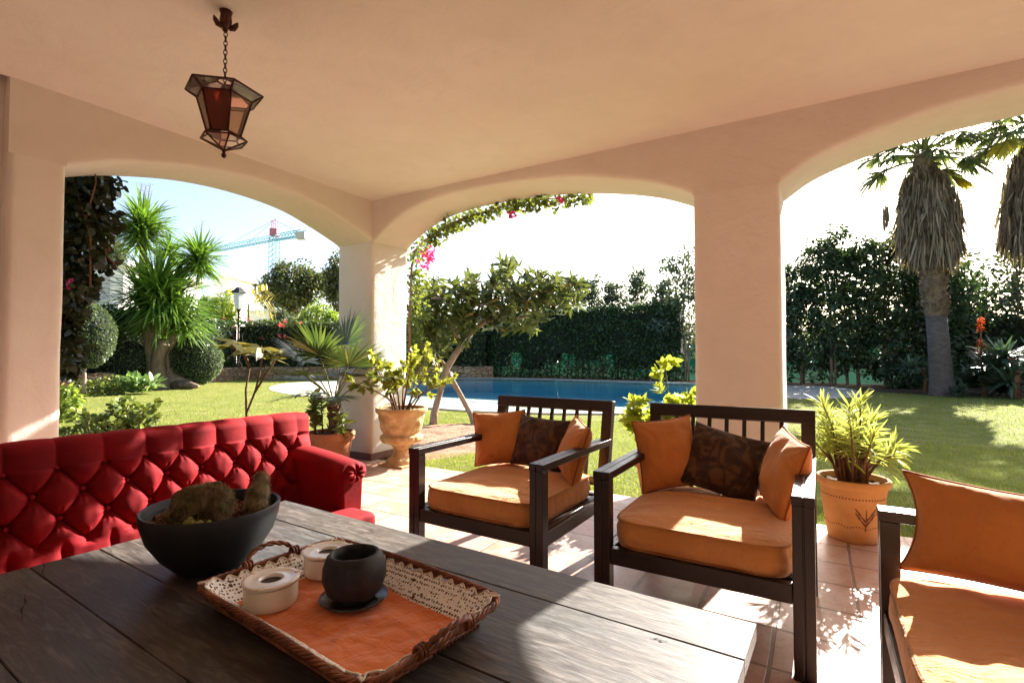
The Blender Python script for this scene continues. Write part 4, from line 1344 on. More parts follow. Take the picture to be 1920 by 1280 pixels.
# stone urn with glossy shrub
UB = room(.03, -.42)
urn = thing('stone_urn', 'carved sandstone urn on a pedestal with a glossy leaved shrub beside the corner pillar', 'planter', UB)
prof = [(.16, 0), (.165, .02), (.15, .06), (.105, .085), (.085, .12), (.082, .17), (.10, .20), (.105, .215), (.14, .225), (.20, .245), (.222, .275), (.218, .305), (.195, .322), (.19, .335), (.205, .36), (.222, .42), (.235, .49), (.245, .535), (.262, .55), (.272, .575), (.270, .597), (.258, .603), (.24, .60), (.235, .56), (.02, .55)]
m = MB()
np_ = len(prof)
def urnpt(u, v):
    f = v*(np_-1); i = min(int(f), np_-2); k = f-i
    r = prof[i][0] + (prof[i+1][0]-prof[i][0])*k; z = prof[i][1] + (prof[i+1][1]-prof[i][1])*k
    a = 2*PI*u
    if .22 < z < .325 and r > .12: r += .008*abs(math.sin(a*9))**.6 - .004
    if .36 < z < .54: r += .007*mnoise.noise(Vector((math.cos(a)*5, math.sin(a)*5, z*14))) + .006*math.sin(a*6)*math.sin((z-.36)/.18*PI)**2*math.sin((z-.36)*60)
    if z < .02: pass
    return Vector((r*math.cos(a), r*math.sin(a), z))
m.grid(urnpt, 120, (np_-1)*5, closeu=True)
m.build('urn', MAT['urn'], urn, smooth=True)
m = MB(); m.box((-.175, -.175, 0), (.175, .175, .022), Matrix.Rotation(ROT, 4, 'Z')); m.build('plinth', MAT['urn'], urn, bevel=.006)
soil_disc(urn, .235, .568)
m = MB(); tips, tds = [], []
for i in range(13):
    a = 2*PI*i/13 + rnd.uniform(-.3, .3); r0 = rnd.uniform(.02, .10)
    b = Vector((r0*math.cos(a), r0*math.sin(a), .56)); out = rnd.uniform(.10, .42); hgt = rnd.uniform(.32, .66)
    if i % 4 == 0: out, hgt = .50, .30
    e = Vector((out*math.cos(a), out*math.sin(a), .56 + hgt)); mid = b.lerp(e, .5) + Vector((rnd.uniform(-.04, .04), rnd.uniform(-.04, .04), .07))
    path = [b, b.lerp(mid, .5) + Vector((0, 0, .03)), mid, e]
    m.tube(path, (.010, .003), 6)
    for k in range(7):
        t = .35 + .65*k/6
        p = b.lerp(mid, t*2) if t < .5 else mid.lerp(e, t*2-1)
        d = Vector((rnd.uniform(-1, 1), rnd.uniform(-1, 1), rnd.uniform(-.1, .9))).normalized()
        q = p + d*rnd.uniform(.05, .13); m.tube([p, q], (.003, .0015), 4); tips.append(q); tds.append(d)
    tips.append(e); tds.append(e-mid)
m.build('stems', MAT['stem'], urn, smooth=True)
P_, D_ = rosette(tips, tds, 9, .9, .05)
Lr = nr.uniform(.045, .085, len(P_))
o = link('leaves', leaves_mesh('leaves', P_, D_, Lr, Lr*.55, .15, .15), LM['ficus'], urn)

def fan_leaf(P_, D_, L_, U_, hub, d, R, n=26, spread=1.9, up=Vector((0, 0, 1))):
    """segments of one palm fan: all start at the hub"""
    d = Vector(d).normalized(); side = d.cross(up).normalized(); nrm = side.cross(d)
    for i in range(n):
        a = (i/(n-1)-.5)*2*spread
        v = d*math.cos(a) + side*math.sin(a) + nrm*(.10*abs(math.sin(a)) + .02*(i % 2))
        P_.append(hub); D_.append(v); L_.append(R*(1 - .28*abs(a)/spread*abs(a)/spread)*rnd.uniform(.94, 1.04)); U_.append(nrm)

# fan palm in a broad terracotta pot behind the sofa
PB = room(-.43, .13)
palmpot = thing('potted_fan_palm', 'fan palm in a wide terracotta pot between the red sofa and the corner pillar', 'potted plant', PB)
m = MB(); m.lathe([(.16, 0), (.17, .01), (.205, .24), (.212, .28), (.236, .285), (.242, .30), (.240, .355), (.232, .365), (.218, .362), (.212, .32), (.02, .315)], 48, wob=.012); m.build('pot', MAT['terracotta'], palmpot, smooth=True, sharp=40)
soil_disc(palmpot, .214, .33)
m = MB(); tr_ = [(.03, 0, .32), (.035, .01, .45), (.03, .01, .60), (.02, 0, .70)]
m.tube(tr_, [.055, .062, .055, .03], 12)
for i in range(90):
    a = rnd.uniform(0, 2*PI); z = rnd.uniform(.34, .68); r = .056
    m.bar((.033 + r*math.cos(a), .008 + r*math.sin(a), z), (.033 + (r+.022)*math.cos(a), .008 + (r+.022)*math.sin(a), z + .05), .018, .006)
m.build('trunk', MAT['palmboots'], palmpot, smooth=False)
P_, D_, L_, U_ = [], [], [], []
m = MB()
right = Vector((1, 0, 0)); fw = Vector((0, 1, 0))
for (dx, dy, dz, hub_len, R) in ((-.55, -.35, .60, .42, .40), (-.12, -.35, .78, .52, .42), (.12, .15, .85, .60, .40), (-.7, .3, .45, .42, .36), (.85, -.25, .48, .50, .40), (.1, .8, .6, .40, .36), (-.2, -.9, .35, .30, .32), (.35, .5, .7, .45, .36), (-.85, -.1, .12, .36, .34), (.3, -.8, .2, .26, .28), (-.35, -.75, .62, .46, .40), (.45, -.45, .75, .48, .38), (-.6, .0, .8, .5, .38)):
    d = Vector((dx, dy, dz)).normalized(); b = Vector((.025, .005, .66)); hub = b + d*hub_len + Vector((0, 0, .02))
    m.tube([b, b.lerp(hub, .5) + Vector((0, 0, .03)), hub], (.008, .005), 6)
    dd = (d + Vector((dx*.5, dy*.5, -.35 if dz < .7 else .0))).normalized()
    fan_leaf(P_, D_, L_, U_, hub, dd, R*1.14, 30, 1.75)
m.build('petioles', MAT['greenstem'], palmpot, smooth=True)
me = strap_mesh('fronds', arr(P_), arr(D_), np.array(L_), .030, nr.uniform(.02, .16, len(P_)), ((0, .12), (.45, .85), (.62, 1), (.8, .5), (1, .05)), up=arr(U_))
link('fronds', me, LM['fan'], palmpot)
# small companion with broad leaves in the same pot
m = MB(); tips, tds = [], []
for (x, y, h) in ((-.14, -.05, .42), (-.10, .04, .36), (-.16, .02, .27), (.14, -.10, .2)):
    e = Vector((x*1.2, y*1.3, .33 + h)); m.tube([(x, y, .32), (x*1.1, y*1.1, .33+h*.5), e], (.009, .005), 6)
    for k in range(5): tips.append(e - Vector((0, 0, .05*k))); tds.append(Vector((rnd.uniform(-1, 1), rnd.uniform(-1, 1), .4)))
m.build('stems', MAT['stem'], palmpot, smooth=True)
P_, D_ = rosette(tips, tds, 6, 1.0, .03)
Lr = nr.uniform(.08, .15, len(P_)); link('leaves', leaves_mesh('leaves', P_, D_, Lr, Lr*.36, .12, .3), LM['jade'], palmpot)

# oleander in a painted ochre pot
OB = room(-.10, -4.385)
ole = thing('potted_oleander', 'bright oleander in an ochre pot painted with a brown sprig beside the settee', 'potted plant', OB); ole.scale = (.86, .86, .98)
m = MB(); m.lathe([(.155, 0), (.165, .012), (.19, .18), (.205, .30), (.213, .335), (.228, .345), (.238, .362), (.236, .385), (.226, .392), (.212, .388), (.202, .345), (.02, .34)], 56); potm = m.build('pot', MAT['terracottay'], ole, smooth=True, sharp=40)
soil_disc(ole, .205, .35)
def potr(z): return interp([(.012, .165), (.18, .19), (.30, .205), (.335, .213)], z) + .0006
pv = (Vector((0, 0, 0)) - OB); pa = math.atan2(pv.y, pv.x)
q = MB(); pb_ = MB()
def dot(a, z, w, h):
    r = potr(z) + .0012
    pb_.add([Vector((r*math.cos(a+da*w), r*math.sin(a+da*w), z+dz*h)) * 1 for da, dz in ((-1, 0), (0, -1), (1, 0), (0, 1))], [(0, 1, 2, 3)])
for k in range(64):
    a = 2*PI*k/64
    dot(a, .285, .030, .007); dot(a, .108 + .006*math.sin(k*.9), .028, .006)
def stroke(pts, w):
    for (a0, z0), (a1, z1) in zip(pts, pts[1:]):
        r0, r1 = potr(z0)+.0014, potr(z1)+.0014
        t = Vector((a1-a0, (z1-z0)/.2)).normalized(); n_ = Vector((-t.y, t.x))*w
        q.add([(r0*math.cos(a0+n_.x/.2), r0*math.sin(a0+n_.x/.2), z0+n_.y), (r1*math.cos(a1+n_.x/.2*.4), r1*math.sin(a1+n_.x/.2*.4), z1+n_.y*.4), (r1*math.cos(a1-n_.x/.2*.4), r1*math.sin(a1-n_.x/.2*.4), z1-n_.y*.4), (r0*math.cos(a0-n_.x/.2), r0*math.sin(a0-n_.x/.2), z0-n_.y)], [(0, 1, 2, 3)])
sa = pa + .40
for (da, dz, L) in ((.0, 0, .085), (-.02, .018, .062), (.03, .018, .062), (-.05, .038, .055), (.06, .038, .055)):
    s = -1 if da < 0 else 1
    if da == 0: stroke([(sa, .09), (sa+.02, .15), (sa+.015, .225)], .006); continue
    stroke([(sa, .10+dz*1.3), (sa+s*.18, .14+dz*1.3), (sa+s*.33, .18+dz*1.3)], .008)
q.build('painted_sprig', MAT['pattern'], potm)
pb_.build('painted_bands', MAT['pattern'], potm)
m = MB(); P_, D_ = [], []
tips = []
for i in range(30):
    a = 2*PI*i/30*3.1; r0 = rnd.uniform(.01, .13)
    b = Vector((r0*math.cos(a), r0*math.sin(a), .34)); out = rnd.uniform(.05, .33); hgt = rnd.uniform(.22, .60)*(1-.5*(out/.4)**2)
    e = Vector((out*math.cos(a), out*math.sin(a), .35+hgt)); mid = b.lerp(e, .55) + Vector((rnd.uniform(-.03, .03), rnd.uniform(-.03, .03), .02))
    m.tube([b, mid, e], (.010 if i % 3 else .014, .004), 6); 
    tips.append((mid, e))
m.build('stems', MAT['stem'], ole, smooth=True)
for mid, e in tips:
    for k in range(40):
        t = rnd.random()**.7; p = mid.lerp(e, t); a = rnd.uniform(0, 2*PI); d0 = (e-mid).normalized(); o_ = d0.orthogonal().normalized(); q2 = d0.cross(o_)
        P_.append(p); D_.append(d0*(.35 + .6*t) + (o_*math.cos(a) + q2*math.sin(a))*(1.05-.35*t))
n_ = len(P_)
link('leaves', strap_mesh('leaves', arr(P_), arr(D_), nr.uniform(.09, .16, n_), nr.uniform(.010, .017, n_), nr.uniform(0, .35, n_), ((0, .15), (.25, .8), (.5, 1), (.78, .7), (1, .05)), up=nr.normal(size=(n_, 3)) + [0, 0, .6]), LM['oleander'], ole)

# lemon shrub in a small terracotta pot on the terrace edge
LB = room(.24, -3.07)
lem = thing('potted_lemon_shrub', 'bright green shrub in a terracotta pot between the two armchairs', 'potted plant', LB)
m = MB(); m.lathe([(.13, 0), (.14, .01), (.175, .23), (.195, .235), (.20, .25), (.20, .285), (.192, .29), (.178, .287), (.172, .25), (.02, .245)], 48); m.build('pot', MAT['terracotta'], lem, smooth=True, sharp=40)
soil_disc(lem, .174, .258)
m = MB(); tips, tds = [], []
for i in range(16):
    a = 2*PI*i/5.3; out = rnd.uniform(.06, .34); hgt = rnd.uniform(.38, .78)*(1 - .45*out/.34)
    b = Vector((rnd.uniform(-.03, .03), rnd.uniform(-.03, .03), .25)); e = Vector((out*math.cos(a) + .05, out*math.sin(a), .25+hgt)); mid = b.lerp(e, .5)
    if i == 0: e = Vector((.06, 0, 1.08))
    m.tube([b, mid, e], (.010, .003), 6)
    for k in range(8):
        t = .3 + .7*k/7; p = b.lerp(e, t); d = Vector((rnd.uniform(-1, 1), rnd.uniform(-1, 1), rnd.uniform(.1, 1))).normalized(); qq = p + d*rnd.uniform(.03, .10)
        m.tube([p, qq], (.003, .0015), 4); tips.append(qq); tds.append(d)
    tips.append(e); tds.append(Vector((0, 0, 1)))
m.build('stems', MAT['greenstem'], lem, smooth=True)
P_, D_ = rosette(tips, tds, 11, .9, .06); Lr = nr.uniform(.06, .11, len(P_))
link('leaves', leaves_mesh('leaves', P_, D_, Lr, Lr*.48, .15, .2), LM['lemon'], lem)

# ---------------------------------------------------------------- plants just outside the left arch
def px_thing(name, label, cat, u, Z, group=None):
    p = at(u, 666, Z); p.z = LAWN_Z
    return thing(name, label, cat, p, 0, group), p
jd, p0 = px_thing('jade_bush', 'spreading jade bush with rounded leaves behind the left end of the red sofa', 'plant', 205, 4.75)
m = MB(); tips, tds = [], []
for i in range(36):
    a = rnd.uniform(0, 2*PI); out = rnd.uniform(.08, .58); hgt = rnd.uniform(.25, .80)*(1-.35*(out/.6)**2)
    e = p0 + Vector((out*math.cos(a), out*math.sin(a)*.8, hgt)); b = p0 + Vector((out*.2*math.cos(a), out*.2*math.sin(a), .0)); mid = b.lerp(e, .55) + Vector((0, 0, .05))
    m.tube([b, mid, e], (.018, .007), 6); tips.append(e); tds.append(e-mid)
    for k in range(7):
        p = mid.lerp(e, rnd.random()); q = p + Vector((rnd.uniform(-.12, .12), rnd.uniform(-.12, .12), rnd.uniform(.0, .10))); m.tube([p, q], .005, 5); tips.append(q); tds.append(q-p)
m.build('stems', MAT['greenstem'], jd, 'world', smooth=True)
P_, D_ = rosette(tips, tds, 6, 1.0, .03); Lr = nr.uniform(.04, .065, len(P_))
link('leaves', leaves_mesh('leaves', P_, D_, Lr, Lr*.75, .1, .1, shape='round'), LM['jade'], jd, 'world')

fr, p0 = px_thing('frangipani_sapling', 'thin bare stemmed sapling with a few broad leaves standing behind the red sofa', 'plant', 462, 5.9)
m = MB()
tops = [(462, 780), (461, 730), (468, 690), (452, 655), (440, 640)], [(462, 775), (478, 735), (486, 705), (492, 670), (490, 650)], [(478, 735), (500, 700), (518, 672), (524, 660)], [(468, 690), (462, 670), (452, 655)]
for pth in tops:
    pts = [at(u, v, 5.9 + .05*i) for i, (u, v) in enumerate(pth)]
    if pth is tops[0] or pth is tops[1]: pts = [p0 + Vector((0.0, 0, 0))] + pts
    m.tube(pts, (.014, .009), 7)
m.build('stems', MAT['stem'], fr, 'world', smooth=True)
P_, D_ = [], []
for (u, v) in ((440, 642), (452, 655), (490, 652), (524, 662), (510, 672)):
    b = at(u, v, 6.0)
    for k in range(6):
        a = 2*PI*k/6 + u; P_.append(b); D_.append(Vector((math.cos(a), math.sin(a), rnd.uniform(-.35, .45))))
Lr = nr.uniform(.20, .34, len(P_)); link('leaves', leaves_mesh('leaves', arr(P_), arr(D_), Lr, Lr*.30, .12, .25, shape='lance'), LM['frangipani'], fr, 'world')

# ---------------------------------------------------------------- bougainvillea
bg = thing('bougainvillea', 'dark leafy climber with thick stems hanging outside the left edge of the left arch', 'climber', room(-2.75, .75, LAWN_Z))
m = MB()
base = room(-2.95, .95, LAWN_Z)
paths = []
for k in range(7):
    pts = [base + Vector((rnd.uniform(-.1, .1), rnd.uniform(-.1, .1), 0))]
    for j in range(1, 8):
        z = .42*j
        u = (135 + (16 + 5*j)*math.sin(j*.9 + k*1.7)) if j > 3 else 88 + 3*k
        q = at(u, 666 - (z-CAMH)*FPX/4.05, 4.05 + .25*math.sin(k+j)); pts.append(q)
    m.tube(pts, (.011, .005), 7); paths.append(pts)
m.tube([at(205, 470, 3.95), at(190, 440, 3.95), at(182, 410, 4), at(165, 370, 4)], (.012, .012), 6); m.tube([at(182, 410, 4), at(200, 480, 3.95), at(215, 495, 3.95)], (.012, .006), 6)
m.build('stems', MAT['stem'], bg, 'world', smooth=True)
lst = []
for i in range(230):
    v = 325 + 350*rnd.random()**1.2
    w = 78 if v < 430 else (78 - (v-430)*.34 if v < 560 else 26)
    lean = 0 if v < 560 else -10
    u = 110 + lean + w*rnd.random()**1.05
    lst.append((tuple(at(u, v, 4.05 + rnd.uniform(-.25, .35))), (.115 if v < 560 else .085), 20))
for (u, v) in ((205, 345), (195, 420), (190, 480), (165, 540), (150, 590), (140, 660), (122, 690), (128, 670)):
    for _ in range(3): lst.append((tuple(at(u + rnd.uniform(-16, 12), v + rnd.uniform(-14, 14), 4.1)), .09, 24))
for i in range(80): lst.append((tuple(at(rnd.uniform(-10, 110), rnd.uniform(325, 700), 4.3 + rnd.uniform(-.1, .3))), .13, 24))
foliage('leaves', LM['bougshaded'], bg, lst, .064, .048, .4, .8, .2)
foliage('flowers', LM['pink'], bg, [(tuple(at(132, 533, 3.8)), .022, 9)], .035, .03, .1, .8, .2)

bv = thing('bougainvillea', 'green climber with magenta blossoms framing the middle arch on its outer side', 'climber', room(.75, .25, LAWN_Z))
m = MB(); lst = []; fl = []
zq = lambda u: 5.95 - (u-770)*.0035
arcline = [(769, 700), (768, 610), (770, 540), (772, 500), (778, 470), (800, 448), (840, 422), (880, 405), (930, 390), (975, 380), (1020, 374), (1065, 370), (1110, 364)]
zc = lambda u, v: zq(u) + max(0, min(1, (v-440)/60))*1.1
pts = [at(u, v, zc(u, v) + .12) for u, v in arcline]
m.tube([room(1.5, 1.1, LAWN_Z)] + pts, (.022, .004), 7)
m.tube([at(960, 392, zq(960)), at(990, 396, zq(990)), at(1020, 390, zq(1020)), at(1050, 376, zq(1050))], .004, 5)
m.build('stems', MAT['stem'], bv, 'world', smooth=True)
for (u0, v0), (u1, v1) in zip(arcline, arcline[1:]):
    nseg = max(2, int(math.hypot(u1-u0, v1-v0)/9))
    for k in range(nseg):
        t = k/nseg; u, v = u0+(u1-u0)*t, v0+(v1-v0)*t
        wd = 13 if v > 480 else (13 if u < 900 else 8)
        for _ in range(2 if v > 480 or v < 400 else 3):
            lst.append((tuple(at(u + (abs(rnd.gauss(0, wd)) if v > 470 else rnd.gauss(0, 8)), v + (rnd.gauss(0, 8) if v > 470 else abs(rnd.gauss(0, wd*.7))-4), zc(u, v) + rnd.uniform(-.02, .35))), .075, 15))
for i in range(26): lst.append((tuple(at(rnd.uniform(768, 800), rnd.uniform(500, 700), 7.2 + rnd.uniform(0, .4))), .10, 16))
foliage('leaves', LM['boug'], bv, lst, .052, .042, .3, .8, .2)
foliage('flowers', LM['pink'], bv, [(tuple(at(807, 470, 5.75)), .040, 24), (tuple(at(806, 484, 5.75)), .055, 40), (tuple(at(802, 496, 5.75)), .045, 20), (tuple(at(796, 474, 5.8)), .035, 12), (tuple(at(788, 490, 5.8)), .03, 8)], .042, .036, .1, .9, .2)

foliage('flower_spray', LM['pink'], bv, [(tuple(at(961, 402, 5.15)), .028, 14)], .042, .036, .1, .9, .2)
foliage('flower_spray', LM['pink'], bv, [(tuple(at(1050, 372, 4.9)), .02, 6)], .042, .036, .1, .9, .2)

# ---------------------------------------------------------------- loquat tree by the pool
LQ = ground(812, 796, LAWN_Z)
lq = thing('loquat_tree', 'spreading loquat tree with a leaning trunk between the urn and the pool', 'tree', LQ)
m = MB(); Zl = LQ.y
def Pz(u, v, dz=0): return at(u, v, Zl + dz)
LQ2 = ground(893, 800, LAWN_Z)
trk = [LQ - Vector((0, 0, .05)), Pz(814, 775), Pz(822, 745), Pz(832, 710), Pz(838, 690), Pz(852, 666), Pz(868, 645), Pz(885, 622)]
m.tube(trk, [.075, .060, .054, .054, .058, .056, .054, .048], 10)
m.tube([LQ2 - Vector((0, 0, .05)), Pz(884, 778, .2), Pz(866, 745, .2), Pz(848, 712, .1), Pz(836, 690)], [.062, .052, .046, .044, .04], 10)
limbs = [[(885, 622), (905, 606), (930, 592), (955, 580), (985, 572), (1010, 570)], [(885, 622), (882, 600), (900, 575), (935, 560)], [(868, 645), (850, 620), (830, 590), (810, 560)], [(955, 580), (965, 550), (960, 520), (950, 495)], [(930, 592), (960, 600), (1000, 590), (1040, 565)], [(885, 622), (880, 590), (880, 555), (900, 520)], [(1010, 570), (1040, 545), (1065, 535)], [(838, 690), (815, 660), (795, 640)]]
for i, lb in enumerate(limbs):
    dz = rnd.uniform(-.5, .5)
    m.tube([Pz(u, v, dz*k/len(lb)) for k, (u, v) in enumerate(lb)], (.045 if i == 0 else .034, .012), 8)
m.build('trunk', MAT['barkpale'], lq, 'world', smooth=True)
cl = [(905, 545, 22), (935, 520, 26), (965, 510, 26), (950, 490, 16), (990, 530, 28), (1020, 540, 24), (1050, 545, 22), (1065, 528, 16), (1010, 510, 20), (1030, 570, 22), (990, 570, 26), (960, 560, 26), (930, 565, 24), (1075, 560, 14), (905, 580, 22), (880, 540, 16), (888, 520, 12), (1045, 520, 14), (975, 600, 16), (860, 575, 22), (835, 555, 22), (815, 530, 22), (800, 560, 24), (825, 590, 26), (795, 600, 24), (850, 610, 20), (785, 640, 24), (815, 640, 20), (1000, 600, 14), (800, 670, 18), (925, 600, 14), (870, 600, 18)]
P_, D_ = [], []
for (u, v, r) in cl:
    v = v + max(0, 14 - max(0, v-500)*.15)
    n_ = max(3, int(r*(.44 if u > 870 else .50)))
    for _ in range(n_):
        c = Pz(u + rnd.gauss(0, r*.68), v + rnd.gauss(0, r*.62), rnd.uniform(-.75, .75)); d = Vector((rnd.uniform(-.6, .6), rnd.uniform(-.6, .6), rnd.uniform(.0, 1))).normalized()
        a, b = rosette([c], [d], 12, 1.15, .10)
        P_.append(a); D_.append(b + np.array([0, 0, -.25]))
P_, D_ = np.concatenate(P_), np.concatenate(D_)
Lr = nr.uniform(.15, .26, len(P_)); link('leaves', leaves_mesh('leaves', P_, D_, Lr, Lr*.27, .14, .28, shape='lance'), LM['loquat'], lq, 'world')

# ---------------------------------------------------------------- hedge, net fence and trees behind the pool
def hedge(name, label, cat, p0, p1, h, th, mat, n, L, z0=LAWN_Z, holes=(), corek=.72, wav=.12, space='room', trunks=0, corebot=.5):
    """clipped hedge from p0 to p1 (room or world xy)"""
    p0, p1 = Vector((*p0, 0)), Vector((*p1, 0)); d = p1-p0; ln = d.length; d.normalize(); q = Vector((-d.y, d.x, 0))
    c = (p0+p1)/2
    t = thing(name, label, cat, (ROOM @ c if space == 'room' else c) + Vector((0, 0, z0)))
    s = nr.rand(n)*ln; side = nr.choice([0, 0, 1, 1, 2], n)
    w = (nr.rand(n)-.5)*th; z = nr.rand(n)*h
    w = np.where(side == 0, -th/2, np.where(side == 1, th/2, w)); z = np.where(side == 2, h, z)
    bul = np.array([wav*mnoise.noise(Vector((a*.9, b*.9, e*.5))) + .5*wav*mnoise.noise(Vector((a*2.7, b*2.7, 4))) for a, b, e in zip(s, z, w)])
    dep = nr.rand(n)**2*.25
    w = w + np.sign(w)*(bul - dep*(side != 2)); z = z + np.where(side == 2, bul - dep, 0)
    keep = np.ones(n, bool)
    for (a, b, za, zb, f) in holes:
        nzv = np.array([mnoise.noise(Vector((p*1.1, q_*1.3, a))) for p, q_ in zip(s, z)]); win = np.minimum(1, np.minimum(np.minimum(s-a, b-s)/.8, np.minimum(z-za, zb-z)/.3))
        keep &= ~((s > a) & (s < b) & (z > za) & (z < zb) & (nzv + .25*win > .12) & (nr.rand(n) < f*1.6*np.maximum(win, 0)))
    s, w, z, side = s[keep], w[keep], z[keep], side[keep]
    D3, Q3 = np.array(d), np.array(q)
    P_ = np.array(p0) + s[:, None]*D3 + w[:, None]*Q3 + np.array([0, 0, 1.0])*(z[:, None] + z0)
    out = np.sign(w)[:, None]*Q3*(side != 2)[:, None] + np.array([0, 0, 1.0])*(side == 2)[:, None]
    dr = unit(out*.5 + nr.normal(scale=.8, size=P_.shape) + np.array([0, 0, -.15]))
    Lr = L*nr.uniform(.7, 1.3, len(P_))
    me = leaves_mesh('leaves', P_, dr, Lr, Lr*.6, .12, .1)
    link('leaves', me, mat, t, space)
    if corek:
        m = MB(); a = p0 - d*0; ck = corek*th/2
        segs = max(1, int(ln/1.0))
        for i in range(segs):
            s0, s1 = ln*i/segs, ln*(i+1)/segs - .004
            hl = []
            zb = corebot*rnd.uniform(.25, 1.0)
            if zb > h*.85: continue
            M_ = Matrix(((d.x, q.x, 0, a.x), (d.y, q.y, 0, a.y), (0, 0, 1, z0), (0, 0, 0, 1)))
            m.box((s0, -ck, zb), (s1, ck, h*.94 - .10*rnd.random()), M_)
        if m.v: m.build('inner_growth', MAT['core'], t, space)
    if trunks:
        m = MB()
        for i in range(trunks):
            b = p0 + d*(ln*(i+.5 + rnd.uniform(-.25, .25))/trunks) + Vector((0, 0, z0)); m.tube([b, b + Vector((rnd.uniform(-.15, .15), rnd.uniform(-.15, .15), 1.0)), b + Vector((rnd.uniform(-.3, .3), rnd.uniform(-.3, .3), h*.8))], (.05, .02), 6)
        m.build('stems', MAT['bark'], t, space, smooth=True)
    return t
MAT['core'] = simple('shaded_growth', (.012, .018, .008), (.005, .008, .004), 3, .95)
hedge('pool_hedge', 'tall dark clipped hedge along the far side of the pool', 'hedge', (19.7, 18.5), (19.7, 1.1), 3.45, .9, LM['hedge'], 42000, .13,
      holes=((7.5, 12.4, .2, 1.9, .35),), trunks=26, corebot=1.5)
def netmat():
    t = NT('green_shade_net')
    v = t.coords('Object')
    d = t.n('ShaderNodeBsdfDiffuse'); tr = t.n('ShaderNodeBsdfTranslucent'); tp = t.n('ShaderNodeBsdfTransparent')
    col = t.ramp(t.noise(v, 1.2, 4), [(.3, (.001, .022, .016)), (.7, (.003, .052, .037))])
    t.l(col, d.inputs[0]); t.l(t.mix(1.0, col, (1.6, 1.6, 1.6), 'MULTIPLY'), tr.inputs[0])
    s = t.mixsh(.22, d.outputs[0], tr.outputs[0])
    t.surf(t.mixsh(.04, s, tp.outputs[0]))
    return t.m
fence = thing('net_fence', 'green shade net fence on thin posts behind the hedge and trees', 'fence', room(21.0, 0, LAWN_Z))
m = MB()
m.grid(lambda u, v: Vector((21.0 + .05*math.sin(u*70) + .04*math.sin(v*5+u*31), 19 - 36*u, LAWN_Z + 1.75*v + (.03*math.sin(u*110) if v > .9 else 0))), 200, 6)
m.build('netting', netmat(), fence, 'room', smooth=True)
for k in range(16):
    m = MB(); y = 18.8 - 2.4*k; m.tube([(20.93, y, LAWN_Z), (20.93, y, 1.85)], .03, 8); m.build('post', MAT['iron'], fence, 'room', smooth=True)

def tree(name, label, base, h, r, mat, n_clumps, n_leaf, L, W=.5, trunk_r=.09, clear=.12, rc=.3, group=None, seed=0, tex='bark', cat='tree', lean=(0, 0), droop=.3, taper=.5, multi=1):
    """upright leafy tree: clumps around limbs that leave a tapering stem"""
    g = random.Random(seed)
    t = thing(name, label, cat, base, 0, group)
    base = Vector(base); top = base + Vector((lean[0], lean[1], h))
    m = MB(); lst = []
    for s in range(multi):
        off = Vector((g.uniform(-.3, .3)*(s > 0), g.uniform(-.3, .3)*(s > 0), 0))
        pts = [base + off + (top-base)*k + Vector((g.uniform(-.08, .08), g.uniform(-.08, .08), 0))*(k > 0) for k in (0, .2, .4, .6, .8, .97)]
        m.tube(pts, (trunk_r*(1 if s == 0 else .6), .012), 7)
    for i in range(n_clumps):
        k = clear + (1-clear)*((i+.5)/n_clumps); k = min(.99, k + g.uniform(-.03, .03))
        rr = r*(1 - taper*k**1.6)*(.55 + .6*g.random()) if k > .25 else r*(.6 + .5*g.random())
        a = i*2.4 + g.uniform(-.5, .5)
        st = base + (top-base)*(k*.93)
        e = st + Vector((math.cos(a)*rr, math.sin(a)*rr, .25*rr + g.uniform(-.1, .25)))
        m.tube([st, st.lerp(e, .5) + Vector((0, 0, .05)), e], (trunk_r*.35*(1-k*.7), .007), 5)
        q = rc*r*g.uniform(.6, 1.2)
        lst.append((tuple(e), (q, q, q*.85), int(n_leaf*g.uniform(.5, 1.3))))
        lst.append((tuple(st.lerp(e, .5)), (q*.8, q*.8, q*.7), int(n_leaf*.45*g.uniform(.5, 1.3))))
        if g.random() < .5: lst.append((tuple(e + Vector((g.uniform(-1, 1), g.uniform(-1, 1), g.uniform(-.2, .8)))*q*1.6), (q*.4,)*3, int(n_leaf*.18)))
    m.build('trunk', MAT[tex], t, 'world', smooth=True)
    foliage('crown', mat, t, lst, L, L*W, droop, .9, .25)
    return t
def RB(x, y): 
    p = room(x, y, LAWN_Z); return p
TG = 'leafy trees along the net fence'
dt = 'tall dark leafy tree with bare lower trunk before the green net fence'
spots = [(19.6, .95, 6.0, 1.3, 'treegrey', 'tall thin grey green tree against the left edge of the square pillar'), (20.2, 2.1, 4.7, .95, 'treegrey', 'lower grey green tree at the right end of the pool hedge'),
         (19.4, -2.6, 4.6, 1.2, 'treegrey', None), (19.8, -3.6, 5.2, 1.2, 'conifer', None), (19.3, -4.6, 6.0, 1.25, 'conifer', None), (19.7, -5.5, 5.6, 1.15, 'conifer', None), (19.2, -6.3, 5.7, 1.2, 'conifer', None), (19.9, -7.2, 5.6, 1.2, 'conifer', None), (19.3, -8.0, 4.6, 1.1, 'conifer', None)]
for i, (x, y, h, r, mt, lab) in enumerate(spots):
    tree('leafy_tree', lab or dt, RB(x, y), h, r, LM[mt], 38, 105 if mt == 'conifer' else 75, 0.15, .55, .07, (.13, .04, .09, .02)[i % 4], .34, TG if not lab else None, seed=i*5+3, multi=2)
for i, (y, h, lab) in enumerate(((6.6, 5.6, 'thin sparse tree top rising above the pool hedge, leftmost of three'), (5.3, 5.2, 'thin sparse tree top rising above the pool hedge, middle of three'), (3.9, 5.75, 'thin sparse tree top rising above the pool hedge, rightmost of three'))):
    tree('sparse_tree', lab, RB(22.2, y), h, .85, LM['treegrey'], 28, 70, .15, .5, .07, .5, .36, 'thin trees behind the pool hedge', seed=50+i)
